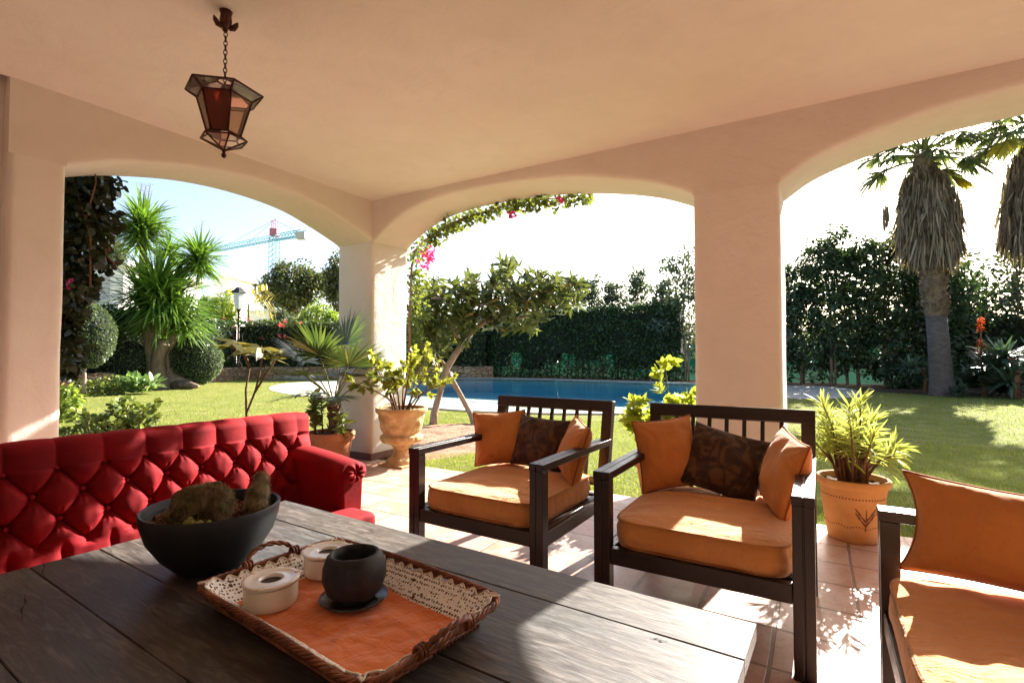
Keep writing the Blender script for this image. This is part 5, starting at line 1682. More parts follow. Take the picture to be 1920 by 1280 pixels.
for i, (x, y, h, r, lab) in enumerate(((20.5, -10.2, 5.6, .75, 'thin open branched tree right of the shaggy palm trunk'), (19.5, -11.2, 6.2, .8, 'thin open branched tree at the far right edge before the sky'), (22, -9.2, 4.2, 1.0, 'low grey green tree behind the shaggy palm trunk'))):
    tree('sparse_tree', lab, RB(x, y), h, r, LM['treegrey'], 30, 26, .14, .5, .06, .2, .30, None, seed=70+i, taper=.7)

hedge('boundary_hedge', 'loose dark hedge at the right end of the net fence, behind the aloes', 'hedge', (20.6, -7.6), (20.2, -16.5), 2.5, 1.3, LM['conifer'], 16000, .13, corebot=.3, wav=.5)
for i, (x, y, h, r, lab) in enumerate(((22.5, -11.6, 6.2, 1.8, 'grey green tree beyond the net fence, between the two shaggy palms'), (23, -8.6, 5.4, 1.6, 'grey green tree beyond the net fence, directly behind the shaggy palm trunk'), (22, -14.2, 6.4, 2.0, 'grey green tree beyond the net fence at the right edge'))):
    tree('leafy_tree', lab, RB(x, y), h, r, LM['conifer' if i != 1 else 'treegrey'], 44, 90, .17, .55, .07, .12, .34, None, seed=90+i, multi=2)

# shaggy fan palms
def fan_palm(label, base, top, z_skirt0, z_skirt1, rs, seed, group):
    g = random.Random(seed)
    t = thing('fan_palm', label, 'palm tree', base, 0, group)
    base = Vector(base); top = Vector(top)
    H_ = top.z - base.z
    ax = lambda z: base.lerp(top, (z-base.z)/H_)
    zmid = base.z + (z_skirt0-base.z)*.60
    m = MB(); m.tube([ax(base.z-.05), ax(base.z+.12), ax(base.z+.5), ax(base.z+1.2), ax(zmid)], [.40, .335, .29, .262, .25], 18); m.build('trunk', MAT['palmtrunk'], t, 'world', smooth=True)
    m = MB(); m.tube([ax(zmid), ax(zmid+.2), ax(z_skirt0+.5), ax(top.z-.3), ax(top.z)], [.255, .275, .29, .25, .13], 16)
    for i in range(240):
        a = g.uniform(0, 2*PI); z = zmid + (z_skirt0 + .4 - zmid)*g.random(); c = ax(z); d = Vector((math.cos(a), math.sin(a), 0))
        m.bar(c + d*.25, c + d*.35 + Vector((0, 0, .12)), .09, .02)
    m.build('boots', MAT['palmboots'], t, 'world')
    P_, D_, L_, B_ = [], [], [], []
    hs = z_skirt1 - z_skirt0
    for i in range(4600):
        k = g.random(); a = g.uniform(0, 2*PI)
        z = z_skirt0 + hs*(.16 + .84*k)
        rr = rs*(.50 + .55*math.sin(min(1, (1-k)*1.25)*PI*.62)) if k < .93 else rs*.42
        rr *= g.uniform(.55, 1.02) + .10*math.sin(a*5 + z*2)
        c = ax(z) + Vector((math.cos(a)*rr, math.sin(a)*rr, 0))
        P_.append(c); wd_ = .22 if g.random() < .8 else .6
        D_.append(Vector((math.cos(a)*g.uniform(-.6, .9)*wd_ + g.uniform(-.5, .5)*wd_, math.sin(a)*g.uniform(-.6, .9)*wd_ + g.uniform(-.5, .5)*wd_, -1))); L_.append(g.uniform(.35, 1.25)*hs*.27); B_.append(0)
    link('dead_frond_skirt', strap_mesh('dead_frond_skirt', arr(P_), arr(D_), np.array(L_), nr.uniform(.016, .06, len(P_)), 0, ((0, .8), (.4, 1), (.8, .7), (1, .1)), up=nr.normal(size=(len(P_), 3))*[1, 1, .1]), LM['palmdead'], t, 'world')
    m = MB(); prof_ = []
    for k in range(13):
        kk = k/12; prof_.append((rs*.72*(.50 + .55*math.sin(min(1, (1-kk)*1.25)*PI*.62)) if kk < .93 else rs*.3, z_skirt0 + hs*(.12 + .88*kk)))
    base_i = len(m.v)
    for (r_, z) in prof_:
        for k in range(24):
            a = 2*PI*k/24; q = ax(z); m.v.append((q.x + r_*math.cos(a), q.y + r_*math.sin(a), z))
    for i in range(12):
        for k in range(24): m.f.append((i*24+k, i*24+(k+1) % 24, (i+1)*24+(k+1) % 24, (i+1)*24+k))
    m.build('skirt_core', MAT['skirtcore'], t, 'world', smooth=True)
    m = MB(); P_, D_, L_, U_, T_ = [], [], [], [], []
    for i in range(32):
        a = i*2.4 + g.uniform(-.2, .2); el = 1.30 - 1.30*i/31 + g.uniform(-.1, .1)
        d = Vector((math.cos(a)*math.cos(el), math.sin(a)*math.cos(el), math.sin(el)))
        b = ax(top.z - .35*i/31); pl = g.uniform(.75, 1.15); hub = b + d*pl + Vector((0, 0, -.22*pl*(1-math.sin(el))))
        m.tube([b, b + d*pl*.5 + Vector((0, 0, -.02)), hub], (.035, .018), 6)
        dd = (hub - b).normalized() + Vector((0, 0, -.30))
        n0 = len(P_)
        fan_leaf(P_, D_, L_, U_, hub, dd, g.uniform(.7, 1.0), 26, 1.5)
        T_ += [g.random()]*(len(P_)-n0)
    m.build('petioles', MAT['greenstem'], t, 'world', smooth=True)
    link('crown', strap_mesh('crown', arr(P_), arr(D_), np.array(L_), .085, nr.uniform(.15, .75, len(P_)), ((0, .1), (.4, .9), (.55, 1), (.75, .55), (1, .05)), up=arr(U_)), LM['palmgreen'], t, 'world')
    return t
MAT['skirtcore'] = bark('dead_frond_core', (.13, .10, .08), (.05, .037, .03), 5, .15)
pb = ground(1768, 742, LAWN_Z); Zp = pb.y
PGp = 'shaggy fan palms on the right lawn'
fan_palm('tall shaggy fan palm standing whole beside the right arch', pb, at(1729, 282, Zp), at(1740, 492, Zp).z, at(1730, 312, Zp).z, .70, 5, None)
pb2 = ground(1972, 748, LAWN_Z); Zq = pb2.y
fan_palm('shaggy fan palm half cut off by the right edge', pb2, at(1945, 235, Zq), at(1955, 470, Zq).z, at(1946, 265, Zq).z, .76, 9, None)
def hang(parent_label, u, v, Z, mat, R, d, spread, n, name='palm_frond'):
    P_, D_, L_, U_ = [], [], [], []
    fan_leaf(P_, D_, L_, U_, at(u, v, Z), d, R, n, spread)
    return strap_mesh(name, arr(P_), arr(D_), np.array(L_), .07, nr.uniform(.1, .3, len(P_)), ((0, .1), (.4, .9), (.6, 1), (.8, .5), (1, .05)), up=arr(U_))
pl1 = [o for o in bpy.data.objects if o.name == 'fan_palm'][0]; pl2 = [o for o in bpy.data.objects if o.name == 'fan_palm.001'][0]
o = link('yellow_frond', hang('', 1783, 330, Zp-.3, None, .8, (.75, -.2, -.55), .55, 16), LM['palmyellow'], pl1, 'world')
m = MB(); m.tube([at(1731, 290, Zp), at(1765, 295, Zp-.2), at(1783, 330, Zp-.3)], .018, 6); m.build('petioles', MAT['greenstem'], pl1, 'world', smooth=True)
P_, D_ = [], []
for i in range(40): P_.append(at(1661 + rnd.uniform(-5, 5), 384 + rnd.uniform(0, 25), Zp)); D_.append(Vector((rnd.uniform(-.12, .12), rnd.uniform(-.12, .12), -1)))
link('dead_frond', strap_mesh('dead_frond', arr(P_), arr(D_), nr.uniform(.3, .6, 40), .05, 0), LM['palmdead'], pl1, 'world')
m = MB(); m.tube([at(1724, 300, Zp), at(1685, 325, Zp), at(1661, 390, Zp)], .009, 5); m.build('petioles', MAT['greenstem'], pl1, 'world', smooth=True)
link('yellow_frond', hang('', 1888, 262, Zq-.3, None, .75, (-.55, -.2, -.8), 1.0, 20), LM['palmyellow'], pl2, 'world')
m = MB(); m.tube([at(1950, 215, Zq), at(1905, 235, Zq-.2), at(1888, 262, Zq-.3)], .018, 6); m.build('petioles', MAT['greenstem'], pl2, 'world', smooth=True)

# aloes at the palm's foot
def aloe(label, u, v, r, n, flowers, group='aloes by the palm', Z=None):
    p = ground(u, v, LAWN_Z)
    t = thing('aloe', label, 'aloe', p, 0, group)
    P_, D_ = [], []
    k_ = 5
    for c in range(k_):
        cc = p + Vector((rnd.uniform(-.5, .5)*r, rnd.uniform(-.5, .5)*r, rnd.uniform(.1, .75)*r))
        for i in range(n):
            a = rnd.uniform(0, 2*PI); el = rnd.uniform(-.1, 1.2); P_.append(cc); D_.append(Vector((math.cos(a)*math.cos(el), math.sin(a)*math.cos(el), math.sin(el))))
    link('leaves', strap_mesh('leaves', arr(P_), arr(D_), nr.uniform(.45, .75, len(P_))*r, .085*r, nr.uniform(.1, .4, len(P_)), ((0, 1), (.4, .8), (.8, .4), (1, .05))), LM['aloe'], t, 'world')
    m = MB(); m.tube([p, p + Vector((.05, 0, .5*r)), p + Vector((0, .1, .75*r))], (.07*r, .05*r), 7); m.build('stem', MAT['stem'], t, 'world', smooth=True)
    for (fu, fv) in flowers:
        f = at(fu, fv, p.y - .2); b = Vector((f.x, f.y, p.z + .6*r))
        q = MB(); q.tube([b, f], (.02, .012), 6); s = q.build('flower_stalk', MAT['stem'], t, 'world', smooth=True)
        P2, D2 = [], []
        for i in range(90):
            z = rnd.uniform(-.18, .22); a = rnd.uniform(0, 2*PI); rr = .02 + .03*(1-(z+.18)/.4)
            P2.append(f + Vector((rr*math.cos(a), rr*math.sin(a), z))); D2.append(Vector((math.cos(a), math.sin(a), -.7)))
        link('flower_spike', strap_mesh('flower_spike', arr(P2), arr(D2), nr.uniform(.06, .11, 90), .03, 0, ((0, .6), (.6, 1), (1, .3))), LM['aloeflower'], s, 'world')
aloe('bushy aloe with three orange flower spikes right of the shaggy palm', 1845, 742, 1.15, 60, ((1839, 608), (1838, 648), (1852, 662)), None)
aloe('flowerless aloe clump left of the shaggy palm trunk', 1735, 738, 1.05, 60, (), None)
aloe('dark aloe clump at the far right edge of the lawn', 1905, 748, 1.5, 80, (), None)
aloe('low aloe at the shaggy palm foot, right of its trunk', 1810, 745, .5, 50, (), None)
b_, bp_ = px_thing('dark_bush', 'dark dense bush behind the flowering aloe', 'bush', 1880, 17.5)
foliage('leaves', LM['conifer'], b_, crown_blobs(bp_ + Vector((0, 0, 1.0)), (1.9, 1.2, 1.1), 34, 110, .3, 3), .12, .07)
b_, bp_ = px_thing('dark_bush', 'dark bush between the palm trunk and the tall trees', 'bush', 1700, 17.8)
foliage('leaves', LM['conifer'], b_, crown_blobs(bp_ + Vector((0, 0, .6)), (.9, .7, .7), 16, 90, .3, 4), .12, .07)

# ---------------------------------------------------------------- garden beyond the left arch
sw = thing('garden_wall', 'low rubble stone retaining wall under the flowering hedge', 'wall', (-13.4, 22, LAWN_Z))
m = MB()
def wallrun(a, b, h, th):
    a, b = Vector((*a, 0)), Vector((*b, 0)); d = (b-a); ln = d.length; d.normalize(); q = Vector((-d.y, d.x, 0))
    nu = int(ln/.12)
    def fn(u, v):
        s = ln*u
        prof_ = [(0, 0), (0, h*.3), (0, h*.65), (.02, h), (th, h), (th, 0)]
        w, z = prof_[int(round(v*5))]
        k = .035*mnoise.noise(Vector((s*4, z*6, 1))) + .02*mnoise.noise(Vector((s*11, z*11, 2)))
        p = a + d*s + q*(w + k)
        return Vector((p.x, p.y, LAWN_Z - .02 + z + (k if z > 0 else 0)))
    m.grid(fn, nu, 5)
wallrun((-13.2, 11.5), (-13.35, 25.0), .62, .5); wallrun((-13.35, 25.0), (-1.0, 27.2), .62, .5)
m.build('stones', MAT['stonewall'], sw, 'world', smooth=True)
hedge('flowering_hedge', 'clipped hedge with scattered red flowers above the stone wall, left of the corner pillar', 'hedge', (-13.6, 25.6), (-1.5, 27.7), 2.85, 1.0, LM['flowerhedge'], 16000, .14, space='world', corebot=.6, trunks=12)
fh = [o for o in bpy.data.objects if o.name == 'flowering_hedge'][0]
m = MB()
for k in range(3):
    b = at(437 + 12*k, 700, 25.0 + .1*k); m.tube([b, at(432 + 8*k, 675, 25.0), at(428 + 14*k, 650, 25.0), at(418 + 18*k, 625, 25.1)], (.05, .02), 6)
m.build('stems', MAT['barkpale'], fh, 'world', smooth=True)
MATF = leafmat('red_hedge_flower', (.30, .04, .06), (.50, .10, .13), .3)
for i in range(24):
    u = rnd.uniform(365, 632); v = rnd.uniform(595, 655); Zc = 24.75 + (u-440)*.0028
    foliage('flower_cluster', MATF, fh, [(tuple(at(u, v, Zc)), rnd.uniform(.05, .09), rnd.randint(10, 16))], .09, .08, .1, .8, .3)
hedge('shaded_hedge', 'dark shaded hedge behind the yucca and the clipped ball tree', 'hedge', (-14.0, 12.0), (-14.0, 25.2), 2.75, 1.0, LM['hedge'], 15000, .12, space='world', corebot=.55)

# clipped ball tree
bt, bp = px_thing('clipped_ball_tree', 'clipped oval topiary on a pale stem, between the dark climber and the yucca trunks', 'topiary', 158, 14.7)
m = MB(); m.tube([bp, bp + Vector((.02, 0, .5)), bp + Vector((0, 0, 1.2))], (.055, .04), 8); m.build('trunk', MAT['barkpale'], bt, 'world', smooth=True)
def ballfol(t, c, R, n, L, mat):
    d = randdirs(n); k = np.array([1 + .05*mnoise.noise(Vector(tuple(x*2.6))) for x in d])[:, None] - .05*nr.rand(n, 1)
    P_ = np.array(c) + d*np.array(R)*k; Lr = L*nr.uniform(.7, 1.3, n)
    link('crown', leaves_mesh('crown', P_, d*.5 + nr.normal(scale=.7, size=(n, 3)), Lr, Lr*.6, .12, .1), mat, t, 'world')
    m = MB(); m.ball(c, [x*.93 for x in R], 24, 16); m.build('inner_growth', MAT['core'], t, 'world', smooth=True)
ballfol(bt, bp + Vector((0, 0, 1.75)), (.74, .74, .95), 7000, .055, LM['shrub'])
rb, rp = px_thing('round_shrub', 'clipped round shrub immediately right of the yucca trunks', 'shrub', 368, 18.6)
ballfol(rb, rp + Vector((0, 0, .98)), (.86, .86, .88), 8000, .06, LM['shrub'])
rb2, rp2 = px_thing('round_shrub', 'shaded round shrub left of the yucca trunks', 'shrub', 236, 17.8)
ballfol(rb2, rp2 + Vector((0, 0, .9)), (.9, .9, .85), 4500, .06, LM['shrub'])

# multi-stemmed yucca
YB = ground(302, 729, LAWN_Z); Zy = YB.y
yu = thing('yucca_tree', 'large multi stemmed yucca with spiky heads left of the round shrub', 'yucca', YB)
m = MB()
def yt(pts, radii): m.tube([at(u, v, Zy + dz) for u, v, dz in pts], radii, 12)
yt([(305, 738, 0), (298, 715, 0), (287, 690, 0), (284, 650, 0), (276, 605, 0), (272, 560, 0), (269, 500, 0), (268, 450, 0)], [.46, .33, .26, .23, .20, .16, .13, .10])
yt([(312, 732, 0), (296, 705, -.1), (297, 670, -.1), (303, 645, -.1), (300, 636, -.1)], [.34, .26, .22, .24, .16])
yt([(345, 728, .2), (328, 708, .2), (318, 690, .2), (316, 660, .2), (322, 636, .2), (318, 610, .2), (312, 575, .1), (330, 520, .1), (366, 500, 0)], [.40, .30, .20, .19, .20, .15, .12, .10, .08])
yt([(322, 640, .2), (308, 600, 0), (298, 575, -.3)], [.15, .13, .10])
yt([(284, 650, 0), (300, 560, .4), (318, 490, .6)], [.14, .10, .08])
yt([(330, 722, 0), (355, 722, -.1), (372, 724, -.2)], [.2, .14, .06]); yt([(300, 730, -.1), (285, 735, -.4)], [.22, .1])
m.build('trunk', MAT['bark'], yu, 'world', smooth=True)
def head(u, v, dz, R, n, spikes=0):
    c = at(u, v, Zy + dz); P_, D_ = [], []
    for i in range(n):
        a = rnd.uniform(0, 2*PI); el = math.asin(rnd.uniform(-.62, 1.0)); d = Vector((math.cos(a)*math.cos(el), math.sin(a)*math.cos(el), math.sin(el)))
        P_.append(c + Vector((0, 0, rnd.uniform(-.30, .15)*R)) + d*.06); D_.append(d)
    L_ = R*nr.uniform(.75, 1.08, n)
    s = link('leaf_head', strap_mesh('leaf_head', arr(P_), arr(D_), L_, .075, nr.uniform(.03, .28, n), ((0, .7), (.3, 1), (.7, .75), (1, .04))), LM['yucca'], yu, 'world')
    if spikes:
        q = MB()
        for k in range(spikes):
            b = c + Vector((rnd.uniform(-.3, .6)*k*.4, 0, .6*R)); e = b + Vector((rnd.uniform(-.05, .1), 0, rnd.uniform(.5, .8)))
            q.tube([b, e], (.018, .006), 5)
            for j in range(10):
                p = b.lerp(e, .3 + .07*j); a = j*2.4; q.tube([p, p + Vector((math.cos(a)*.12, math.sin(a)*.12, .08))], .004, 4)
        q.build('flower_stalk', MAT['stem'], s, 'world', smooth=True)
head(268, 418, 0, 1.32, 380, 3); head(266, 440, 0, 1.2, 150)
head(295, 540, -.3, 1.95, 420); head(322, 565, -.2, 1.75, 320); head(268, 550, 0, 1.6, 280); head(345, 600, 0, 1.3, 190); head(285, 580, .2, 1.5, 200)
head(375, 480, 0, 1.1, 280, 1); head(318, 470, .6, .75, 130); head(372, 500, 0, .8, 80)
# agave rosette
ag, ap = px_thing('agave', 'bright green agave rosette on the lawn before the yucca', 'agave', 262, 15.6)
P_, D_ = [], []
for i in range(150):
    c = ap + Vector((rnd.uniform(-.45, .45), rnd.uniform(-.3, .3), rnd.uniform(.05, .45))); a = rnd.uniform(0, 2*PI); el = rnd.uniform(.0, 1.3)
    P_.append(c); D_.append(Vector((math.cos(a)*math.cos(el), math.sin(a)*math.cos(el), math.sin(el))))
link('leaves', strap_mesh('leaves', arr(P_), arr(D_), nr.uniform(.3, .5, 150), .13, .25, ((0, .7), (.4, 1), (.75, .7), (1, .05))), LM['agave'], ag, 'world')
lb_, lp_ = px_thing('low_bush', 'low flowering bush beside the agave on the lawn', 'bush', 190, 15.2)
foliage('leaves', LM['jade'], lb_, crown_blobs(lp_ + Vector((0, 0, .2)), (.9, .5, .3), 18, 50, .35, 8), .10, .06)
lb_, lp_ = px_thing('low_bush', 'bright bush at the foot of the dark climber', 'bush', 112, 9.0)
foliage('leaves', LM['bright'], lb_, crown_blobs(lp_ + Vector((0, 0, .3)), (.35, .3, .4), 14, 60, .35, 9), .09, .05)

# beyond the hedge
lampst = at(447, 600, 27.5)
ls = thing('street_lamp', 'black lantern topped street lamp rising behind the flowering hedge', 'street lamp', (lampst.x, lampst.y, LAWN_Z))
zt = at(447, 541, 27.5).z; zb = at(447, 578, 27.5).z
Lz = lambda v: at(447, v, 27.5).z - LAWN_Z
m = MB(); m.lathe([(.10, 0), (.10, .4), (.055, .5), (.05, Lz(582)-.1), (.10, Lz(582)), (.16, Lz(580))], 12); m.build('post', MAT['blackmetal'] if 'blackmetal' in MAT else MAT['iron'], ls, smooth=True)
m = MB(); m.lathe([(.20, Lz(579)), (.31, Lz(550)), (.02, Lz(549.5))], 6); m.build('lamp_glass', simple('frosted_lamp_glass', (.75, .75, .72), rough=.4), ls)
m = MB(); m.lathe([(.42, Lz(549)), (.40, Lz(547)), (.20, Lz(541)), (.15, Lz(539)), (.02, Lz(538))], 6); m.build('cap', simple('black_metal', (.02, .018, .016), rough=.5), ls)
MAT['wallwhite'] = simple('white_render', (.80, .78, .74), (.74, .72, .68), .6, .9)
MAT['wallshade'] = simple('shaded_wall_render', (.45, .45, .47), (.40, .40, .42), .6, .9)  # white wall darkened to grey, shade put into the colour
MAT['window'] = simple('dark_window', (.04, .045, .05), rough=.15)
hs = thing('white_house', 'white flat roofed house with shade-coloured front behind the dark climber and yucca', 'house', (-30, 36, LAWN_Z))
m = MB(); A_ = at(120, 600, 34); B_ = at(255, 600, 37)
z1 = at(200, 497, 35.5).z
def boxpx(m, u0, u1, v0, v1, Z, depth):
    a, b = at(u0, v1, Z), at(u1, v0, Z); m.box((a.x, a.y, a.z), (b.x, b.y + depth, b.z))
boxpx(m, 60, 232, 497, 690, 36, 9); m.build('wall', MAT['wallwhite'], hs, 'world')
m = MB(); boxpx(m, 150, 205, 515, 568, 35.9, .12); m.build('recess_shade', MAT['wallshade'], hs, 'world')
m = MB(); boxpx(m, 165, 185, 522, 566, 35.82, .09); m.build('window', MAT['window'], hs, 'world')
m = MB(); boxpx(m, 140, 222, 570, 690, 33.5, 2.4); m.build('terrace_wall', MAT['wallwhite'], hs, 'world')
m = MB(); boxpx(m, 54, 240, 488, 497, 35.6, 10); m.build('roof', MAT['wallwhite'], hs, 'world')
hs2 = thing('white_house', 'low white house with a sunlit flat roof seen over the flowering hedge', 'house', (-22, 46, LAWN_Z))
m = MB(); boxpx(m, 466, 505, 584, 680, 44, 5); m.build('wall', MAT['wallwhite'], hs2, 'world')
m = MB(); boxpx(m, 462, 528, 580, 584, 43.6, 9); m.build('roof', MAT['wallwhite'], hs2, 'world')
hs3 = thing('white_house', 'white gable wall showing between the yucca head and the street lamp', 'house', (-30, 52, LAWN_Z))
m = MB(); boxpx(m, 398, 434, 520, 690, 50, 6); m.build('wall', MAT['wallwhite'], hs3, 'world')
m = MB(); boxpx(m, 394, 437, 516, 520, 49.7, 7); m.build('roof', MAT['wallwhite'], hs3, 'world')
def bigtree(name, label, u, Z, v_top, v_bot, wpx, mat, n_cl, n_lf, L, seed, clear=.25, trunk=.25, cat='tree', rc=.32):
    p = at(u, 666, Z); p.z = LAWN_Z
    zt, zb = at(u, v_top, Z).z, at(u, v_bot, Z).z; r = wpx/2*Z/FPX
    t = thing(name, label, cat, p)
    c = Vector((p.x, p.y, (zt+zb)/2)); m = MB()
    m.tube([p, p + Vector((.1, 0, (zb-p.z)*.6)), Vector((p.x, p.y, zb + .3*(zt-zb)))], (trunk, trunk*.5), 8)
    bl = crown_blobs(c, (r, r*.8, (zt-zb)/2), n_cl, n_lf, rc, seed)
    for (cc, rr, n_) in bl[::4]: m.tube([Vector((p.x, p.y, zb)), Vector((p.x, p.y, zb)).lerp(Vector(cc), .5) + Vector((0, 0, .2)), cc], (trunk*.35, .02), 5)
    m.build('trunk', MAT['bark'], t, 'world', smooth=True)
    foliage('crown', mat, t, bl, L, L*.5, .3, .9, .2)
    return t
bigtree('large_tree', 'large olive brown tree in front of the crane mast', 545, 44, 492, 590, 140, LM['tree'], 62, 170, .26, 4, trunk=.3)
bigtree('large_tree', 'smaller olive brown tree at the left edge of the corner pillar', 640, 40, 470, 600, 70, LM['tree'], 34, 150, .24, 6)
bigtree('garden_tree', 'bright green shrub tree over the hedge beside the corner pillar', 592, 30, 566, 640, 96, LM['bright'], 36, 150, .16, 7, trunk=.1)
bigtree('garden_tree', 'yellow green shrub tree over the hedge beside the street lamp', 405, 29, 545, 640, 76, LM['bright'], 36, 150, .16, 8, trunk=.1)
bigtree('garden_tree', 'grey green shrub tree under the large olive brown tree', 530, 33, 575, 640, 60, LM['treegrey'], 26, 120, .17, 10, trunk=.1)
bigtree('garden_tree', 'rounded green tree behind the white house roof', 205, 45, 440, 560, 90, LM['tree'], 40, 120, .26, 12)
bp_, bq_ = px_thing('banana_plant', 'yellowing broad leaved plant behind the street lamp', 'plant', 470, 30)
P_, D_ = [], []
for (u, v, dx, dz) in ((462, 560, -.3, 1), (466, 565, .9, .25), (468, 560, .75, .7), (460, 575, -.8, .3), (470, 570, .5, -.1), (455, 565, -.5, .8)):
    for k in range(26):
        d = Vector((dx, rnd.uniform(-.2, .2), dz)).normalized(); b = at(u, v, 30) + d*(.05 + k*.055) - Vector((0, 0, (k/26)**2*.5)); s = 1 if k % 2 else -1
        P_.append(b); D_.append(Vector((-d.z*s, .2, d.x*s))*.9 + d*.6 + Vector((0, 0, -.35)))
link('leaves', strap_mesh('leaves', arr(P_), arr(D_), .55, .10, .2), LM['yellow'], bp_, 'world')
m = MB(); m.tube([bq_, at(466, 600, 30), at(466, 570, 30)], (.12, .06), 8); m.build('stem', MAT['greenstem'], bp_, 'world', smooth=True)

# tower crane
CZ = 125.0
cb = at(512, 666, CZ); cb.z = LAWN_Z
crane = thing('tower_crane', 'tower crane with teal mast and jib and red tip beyond the trees', 'crane', cb)
MAT['teal'] = simple('hazed_teal_crane', (.12, .36, .42), (.10, .31, .37), 1, .6)  # crane colours lightened so that distance haze sits in the paint
MAT['cranered'] = simple('hazed_red_crane', (.55, .16, .22), (.48, .13, .18), 1, .6)  # red paled for haze in the same way
MAT['concrete'] = simple('grey_concrete', (.55, .53, .50), (.48, .46, .44), 1, .9)
def lattice(m, a, b, w, n_, r=.12, up=Vector((0, 0, 1)), tri=False):
    a, b = Vector(a), Vector(b); d = (b-a).normalized(); x = d.cross(up)
    if x.length < .01: x = Vector((1, 0, 0))
    x.normalize(); y = d.cross(x)
    cs = [x*w/2+y*w/2, -x*w/2+y*w/2, -x*w/2-y*w/2, x*w/2-y*w/2]
    for c in cs: m.bar(a+c, b+c, r, r)
    for i in range(n_):
        p, q = a.lerp(b, i/n_), a.lerp(b, (i+1)/n_)
        for k in range(4): m.bar(p+cs[k], q+cs[(k+1) % 4], r*.6, r*.6)
zj = at(512, 446, CZ).z; zr = at(512, 412, CZ).z
m = MB(); lattice(m, cb, (cb.x, cb.y, zj), 1.8, 24, .15); m.build('mast', MAT['teal'], crane, 'world')
m = MB(); lattice(m, (cb.x, cb.y, zj+.2), (cb.x, cb.y, zr), 1.1, 6, .11); m.bar((cb.x-.9, cb.y, at(512, 436, CZ).z), (cb.x+.9, cb.y, at(512, 436, CZ).z), 1.6, 1.8); m.build('tower_head', MAT['cranered'], crane, 'world')
tip = at(568, 437, CZ-16); far = at(392, 470, CZ+34)
m = MB(); lattice(m, (cb.x, cb.y, zj), tip, 1.2, 9, .15); m.build('counter_jib', MAT['teal'], crane, 'world')
m = MB(); lattice(m, (cb.x, cb.y, zj), far, 1.2, 26, .11); m.build('jib', MAT['teal'], crane, 'world')
m = MB(); m.box((tip.x-1.3, tip.y-.8, tip.z-1.3), (tip.x+.7, tip.y+.8, tip.z+.2)); m.build('counterweight', MAT['concrete'], crane, 'world')
m = MB(); top_ = Vector((cb.x, cb.y, zr)); m.tube([top_, Vector((cb.x, cb.y, zj)).lerp(far, .35)], .05, 4); m.tube([top_, Vector((cb.x, cb.y, zj)).lerp(far, .8)], .05, 4); m.tube([top_, Vector((cb.x, cb.y, zj)).lerp(tip, .9)], .05, 4); m.build('tie_cables', MAT['iron'], crane, 'world')

# far background wood: one soft mass behind everything
lst = []
for i in range(210):
    a = rad(rnd.uniform(-52, 62)); R_ = rnd.uniform(60, 95)
    if -34 < math.degrees(a) < -10 and R_ < 90: R_ = rnd.uniform(110, 140)
    z = rnd.uniform(.5, 3.6)*(R_/70)
    lst.append(((math.sin(a)*R_, math.cos(a)*R_, z), (rnd.uniform(2, 4.5), rnd.uniform(2, 4), rnd.uniform(1.2, 2.6)), 110))
o = foliage('distant_wood', LM['treegrey'], None, lst, .75, .5, .2, .9, .2)
tag(o, kind='stuff')

# ---------------------------------------------------------------- grass
def grass(n, samp, L0, W0):
    P_ = []
    pl = pool_off
    while len(P_) < n:
        x, y = samp()
        if inpoly(x, y, pl): continue
        if (x - 1.75)**2/1.55**2 + (y-.45)**2/1.15**2 < 1.0 + .25*mnoise.noise(Vector((x*2, y*2, 0))): continue
        if 0 < x < T + .02 and (0 < y < T + .02 or -3.994 < y < -3.41): continue
        P_.append((x, y, LAWN_Z - .003))
    return np.array(P_)
def inpoly(x, y, pts):
    c = False; j = len(pts)-1
    for i in range(len(pts)):
        xi, yi = pts[i]; xj, yj = pts[j]
        if (yi > y) != (yj > y) and x < (xj-xi)*(y-yi)/(yj-yi) + xi: c = not c
        j = i
    return c
pool_off = offset_loop(smooth_loop(POOL, 1), .47)
A1 = grass(85000, lambda: (.09 + 4.6*rnd.random()**1.3, rnd.uniform(-6.8, 2.4)), 0, 0)
A2 = grass(26000, lambda: (rnd.uniform(4, 16), rnd.uniform(-12, -1)), 0, 0)
def lawn_left():
    u = rnd.uniform(100, 660); Z = 5 + 19*rnd.random()**1.6
    p = ROOM.inverted() @ at(u, 666, Z); return p.x, p.y
A3 = grass(42000, lawn_left, 0, 0)
Pg = np.concatenate([A1, A2, A3]); k = len(Pg)
Lg = np.concatenate([nr.uniform(.025, .06, len(A1)), nr.uniform(.03, .06, len(A2)), nr.uniform(.03, .06, len(A3))])
Wg = np.concatenate([np.full(len(A1), .0042), np.full(len(A2), .009), np.full(len(A3), .008)])
Dg = nr.normal(scale=.42, size=(k, 3)) + [0, 0, 1.0]
tn = np.array([.5 + .5*mnoise.noise(Vector((p[0]*.9, p[1]*.9, 3))) for p in Pg])*.45 + nr.rand(k)*.55
o = link('grass', strap_mesh('grass', Pg, Dg, Lg, Wg, .25, ((0, 1), (.6, .7), (1, .1)), tint=tn, up=nr.normal(size=(k, 3))), LM['grass'] if 'grass' in LM else MAT['grass'], None, 'room')
tag(o, kind='stuff')
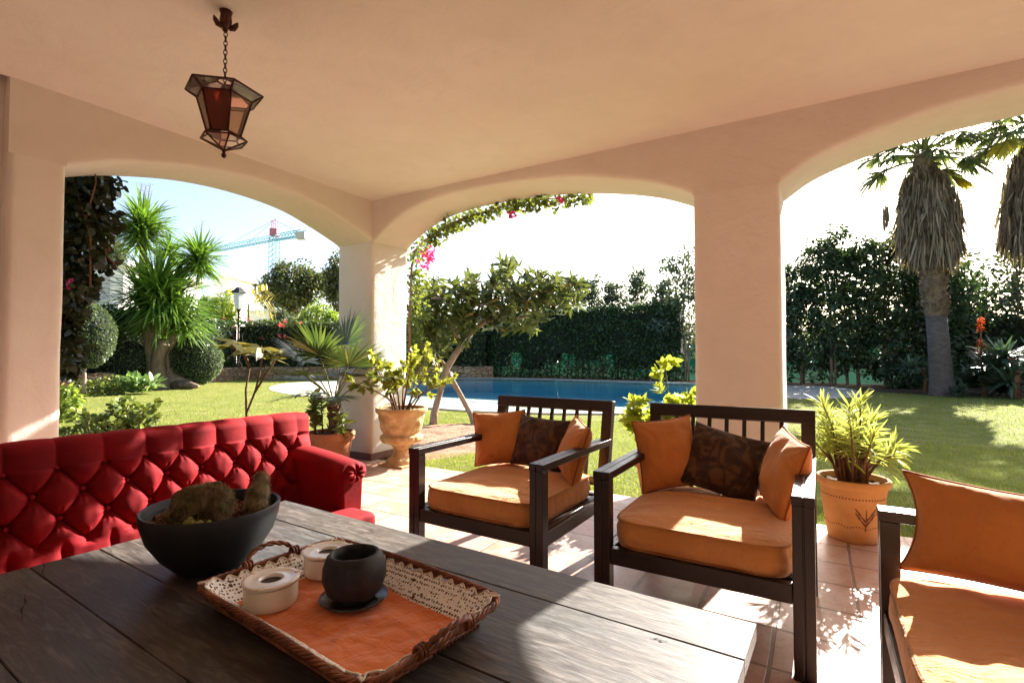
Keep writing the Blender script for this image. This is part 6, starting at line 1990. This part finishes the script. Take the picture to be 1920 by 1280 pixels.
# ---------------------------------------------------------------- light, sky, camera
SUN_AZ, SUN_EL = rad(40.0), rad(30.0)              # azimuth measured from the view axis towards the right
w = bpy.data.worlds.new('World'); SC.world = w; w.use_nodes = True
nt = w.node_tree; nt.nodes.clear()
bg_ = nt.nodes.new('ShaderNodeBackground'); sk = nt.nodes.new('ShaderNodeTexSky'); ow = nt.nodes.new('ShaderNodeOutputWorld')
sk.sky_type = 'NISHITA'; sk.sun_disc = False; sk.sun_elevation = SUN_EL; sk.sun_rotation = SUN_AZ
sk.air_density = 1.0; sk.dust_density = 2.6; sk.ozone_density = 1.2; sk.altitude = 50
bg_.inputs['Strength'].default_value = .07
nt.links.new(sk.outputs[0], bg_.inputs['Color']); nt.links.new(bg_.outputs[0], ow.inputs['Surface'])
sl = bpy.data.lights.new('Sun', 'SUN'); sl.energy = 5.0; sl.angle = rad(.5); sl.color = (1.0, .94, .85)
so = bpy.data.objects.new('Sun', sl); COL.objects.link(so)
sd = Vector((math.sin(SUN_AZ)*math.cos(SUN_EL), math.cos(SUN_AZ)*math.cos(SUN_EL), math.sin(SUN_EL)))
so.rotation_euler = sd.to_track_quat('Z', 'Y').to_euler(); so.location = sd*60
cam = bpy.data.cameras.new('Camera'); co = bpy.data.objects.new('Camera', cam); COL.objects.link(co)
co.location = (0, 0, CAMH); co.rotation_euler = (PI/2 + PITCH, 0, 0)
cam.sensor_fit = 'HORIZONTAL'; cam.sensor_width = 36; cam.lens = 36*FPX/1920; cam.clip_start = .05; cam.clip_end = 2000
SC.camera = co
SC.view_settings.view_transform = 'Standard'; SC.view_settings.look = 'None'; SC.view_settings.exposure = 0; SC.view_settings.gamma = 1
SC.render.engine = 'CYCLES'
SC.cycles.film_exposure = 5.0                      # the camera was exposed for the shaded terrace
SC.cycles.max_bounces = 10; SC.cycles.diffuse_bounces = 6; SC.cycles.glossy_bounces = 3; SC.cycles.transmission_bounces = 5; SC.cycles.transparent_max_bounces = 16
SC.cycles.sample_clamp_indirect = 20
SC.cycles.use_denoising = True
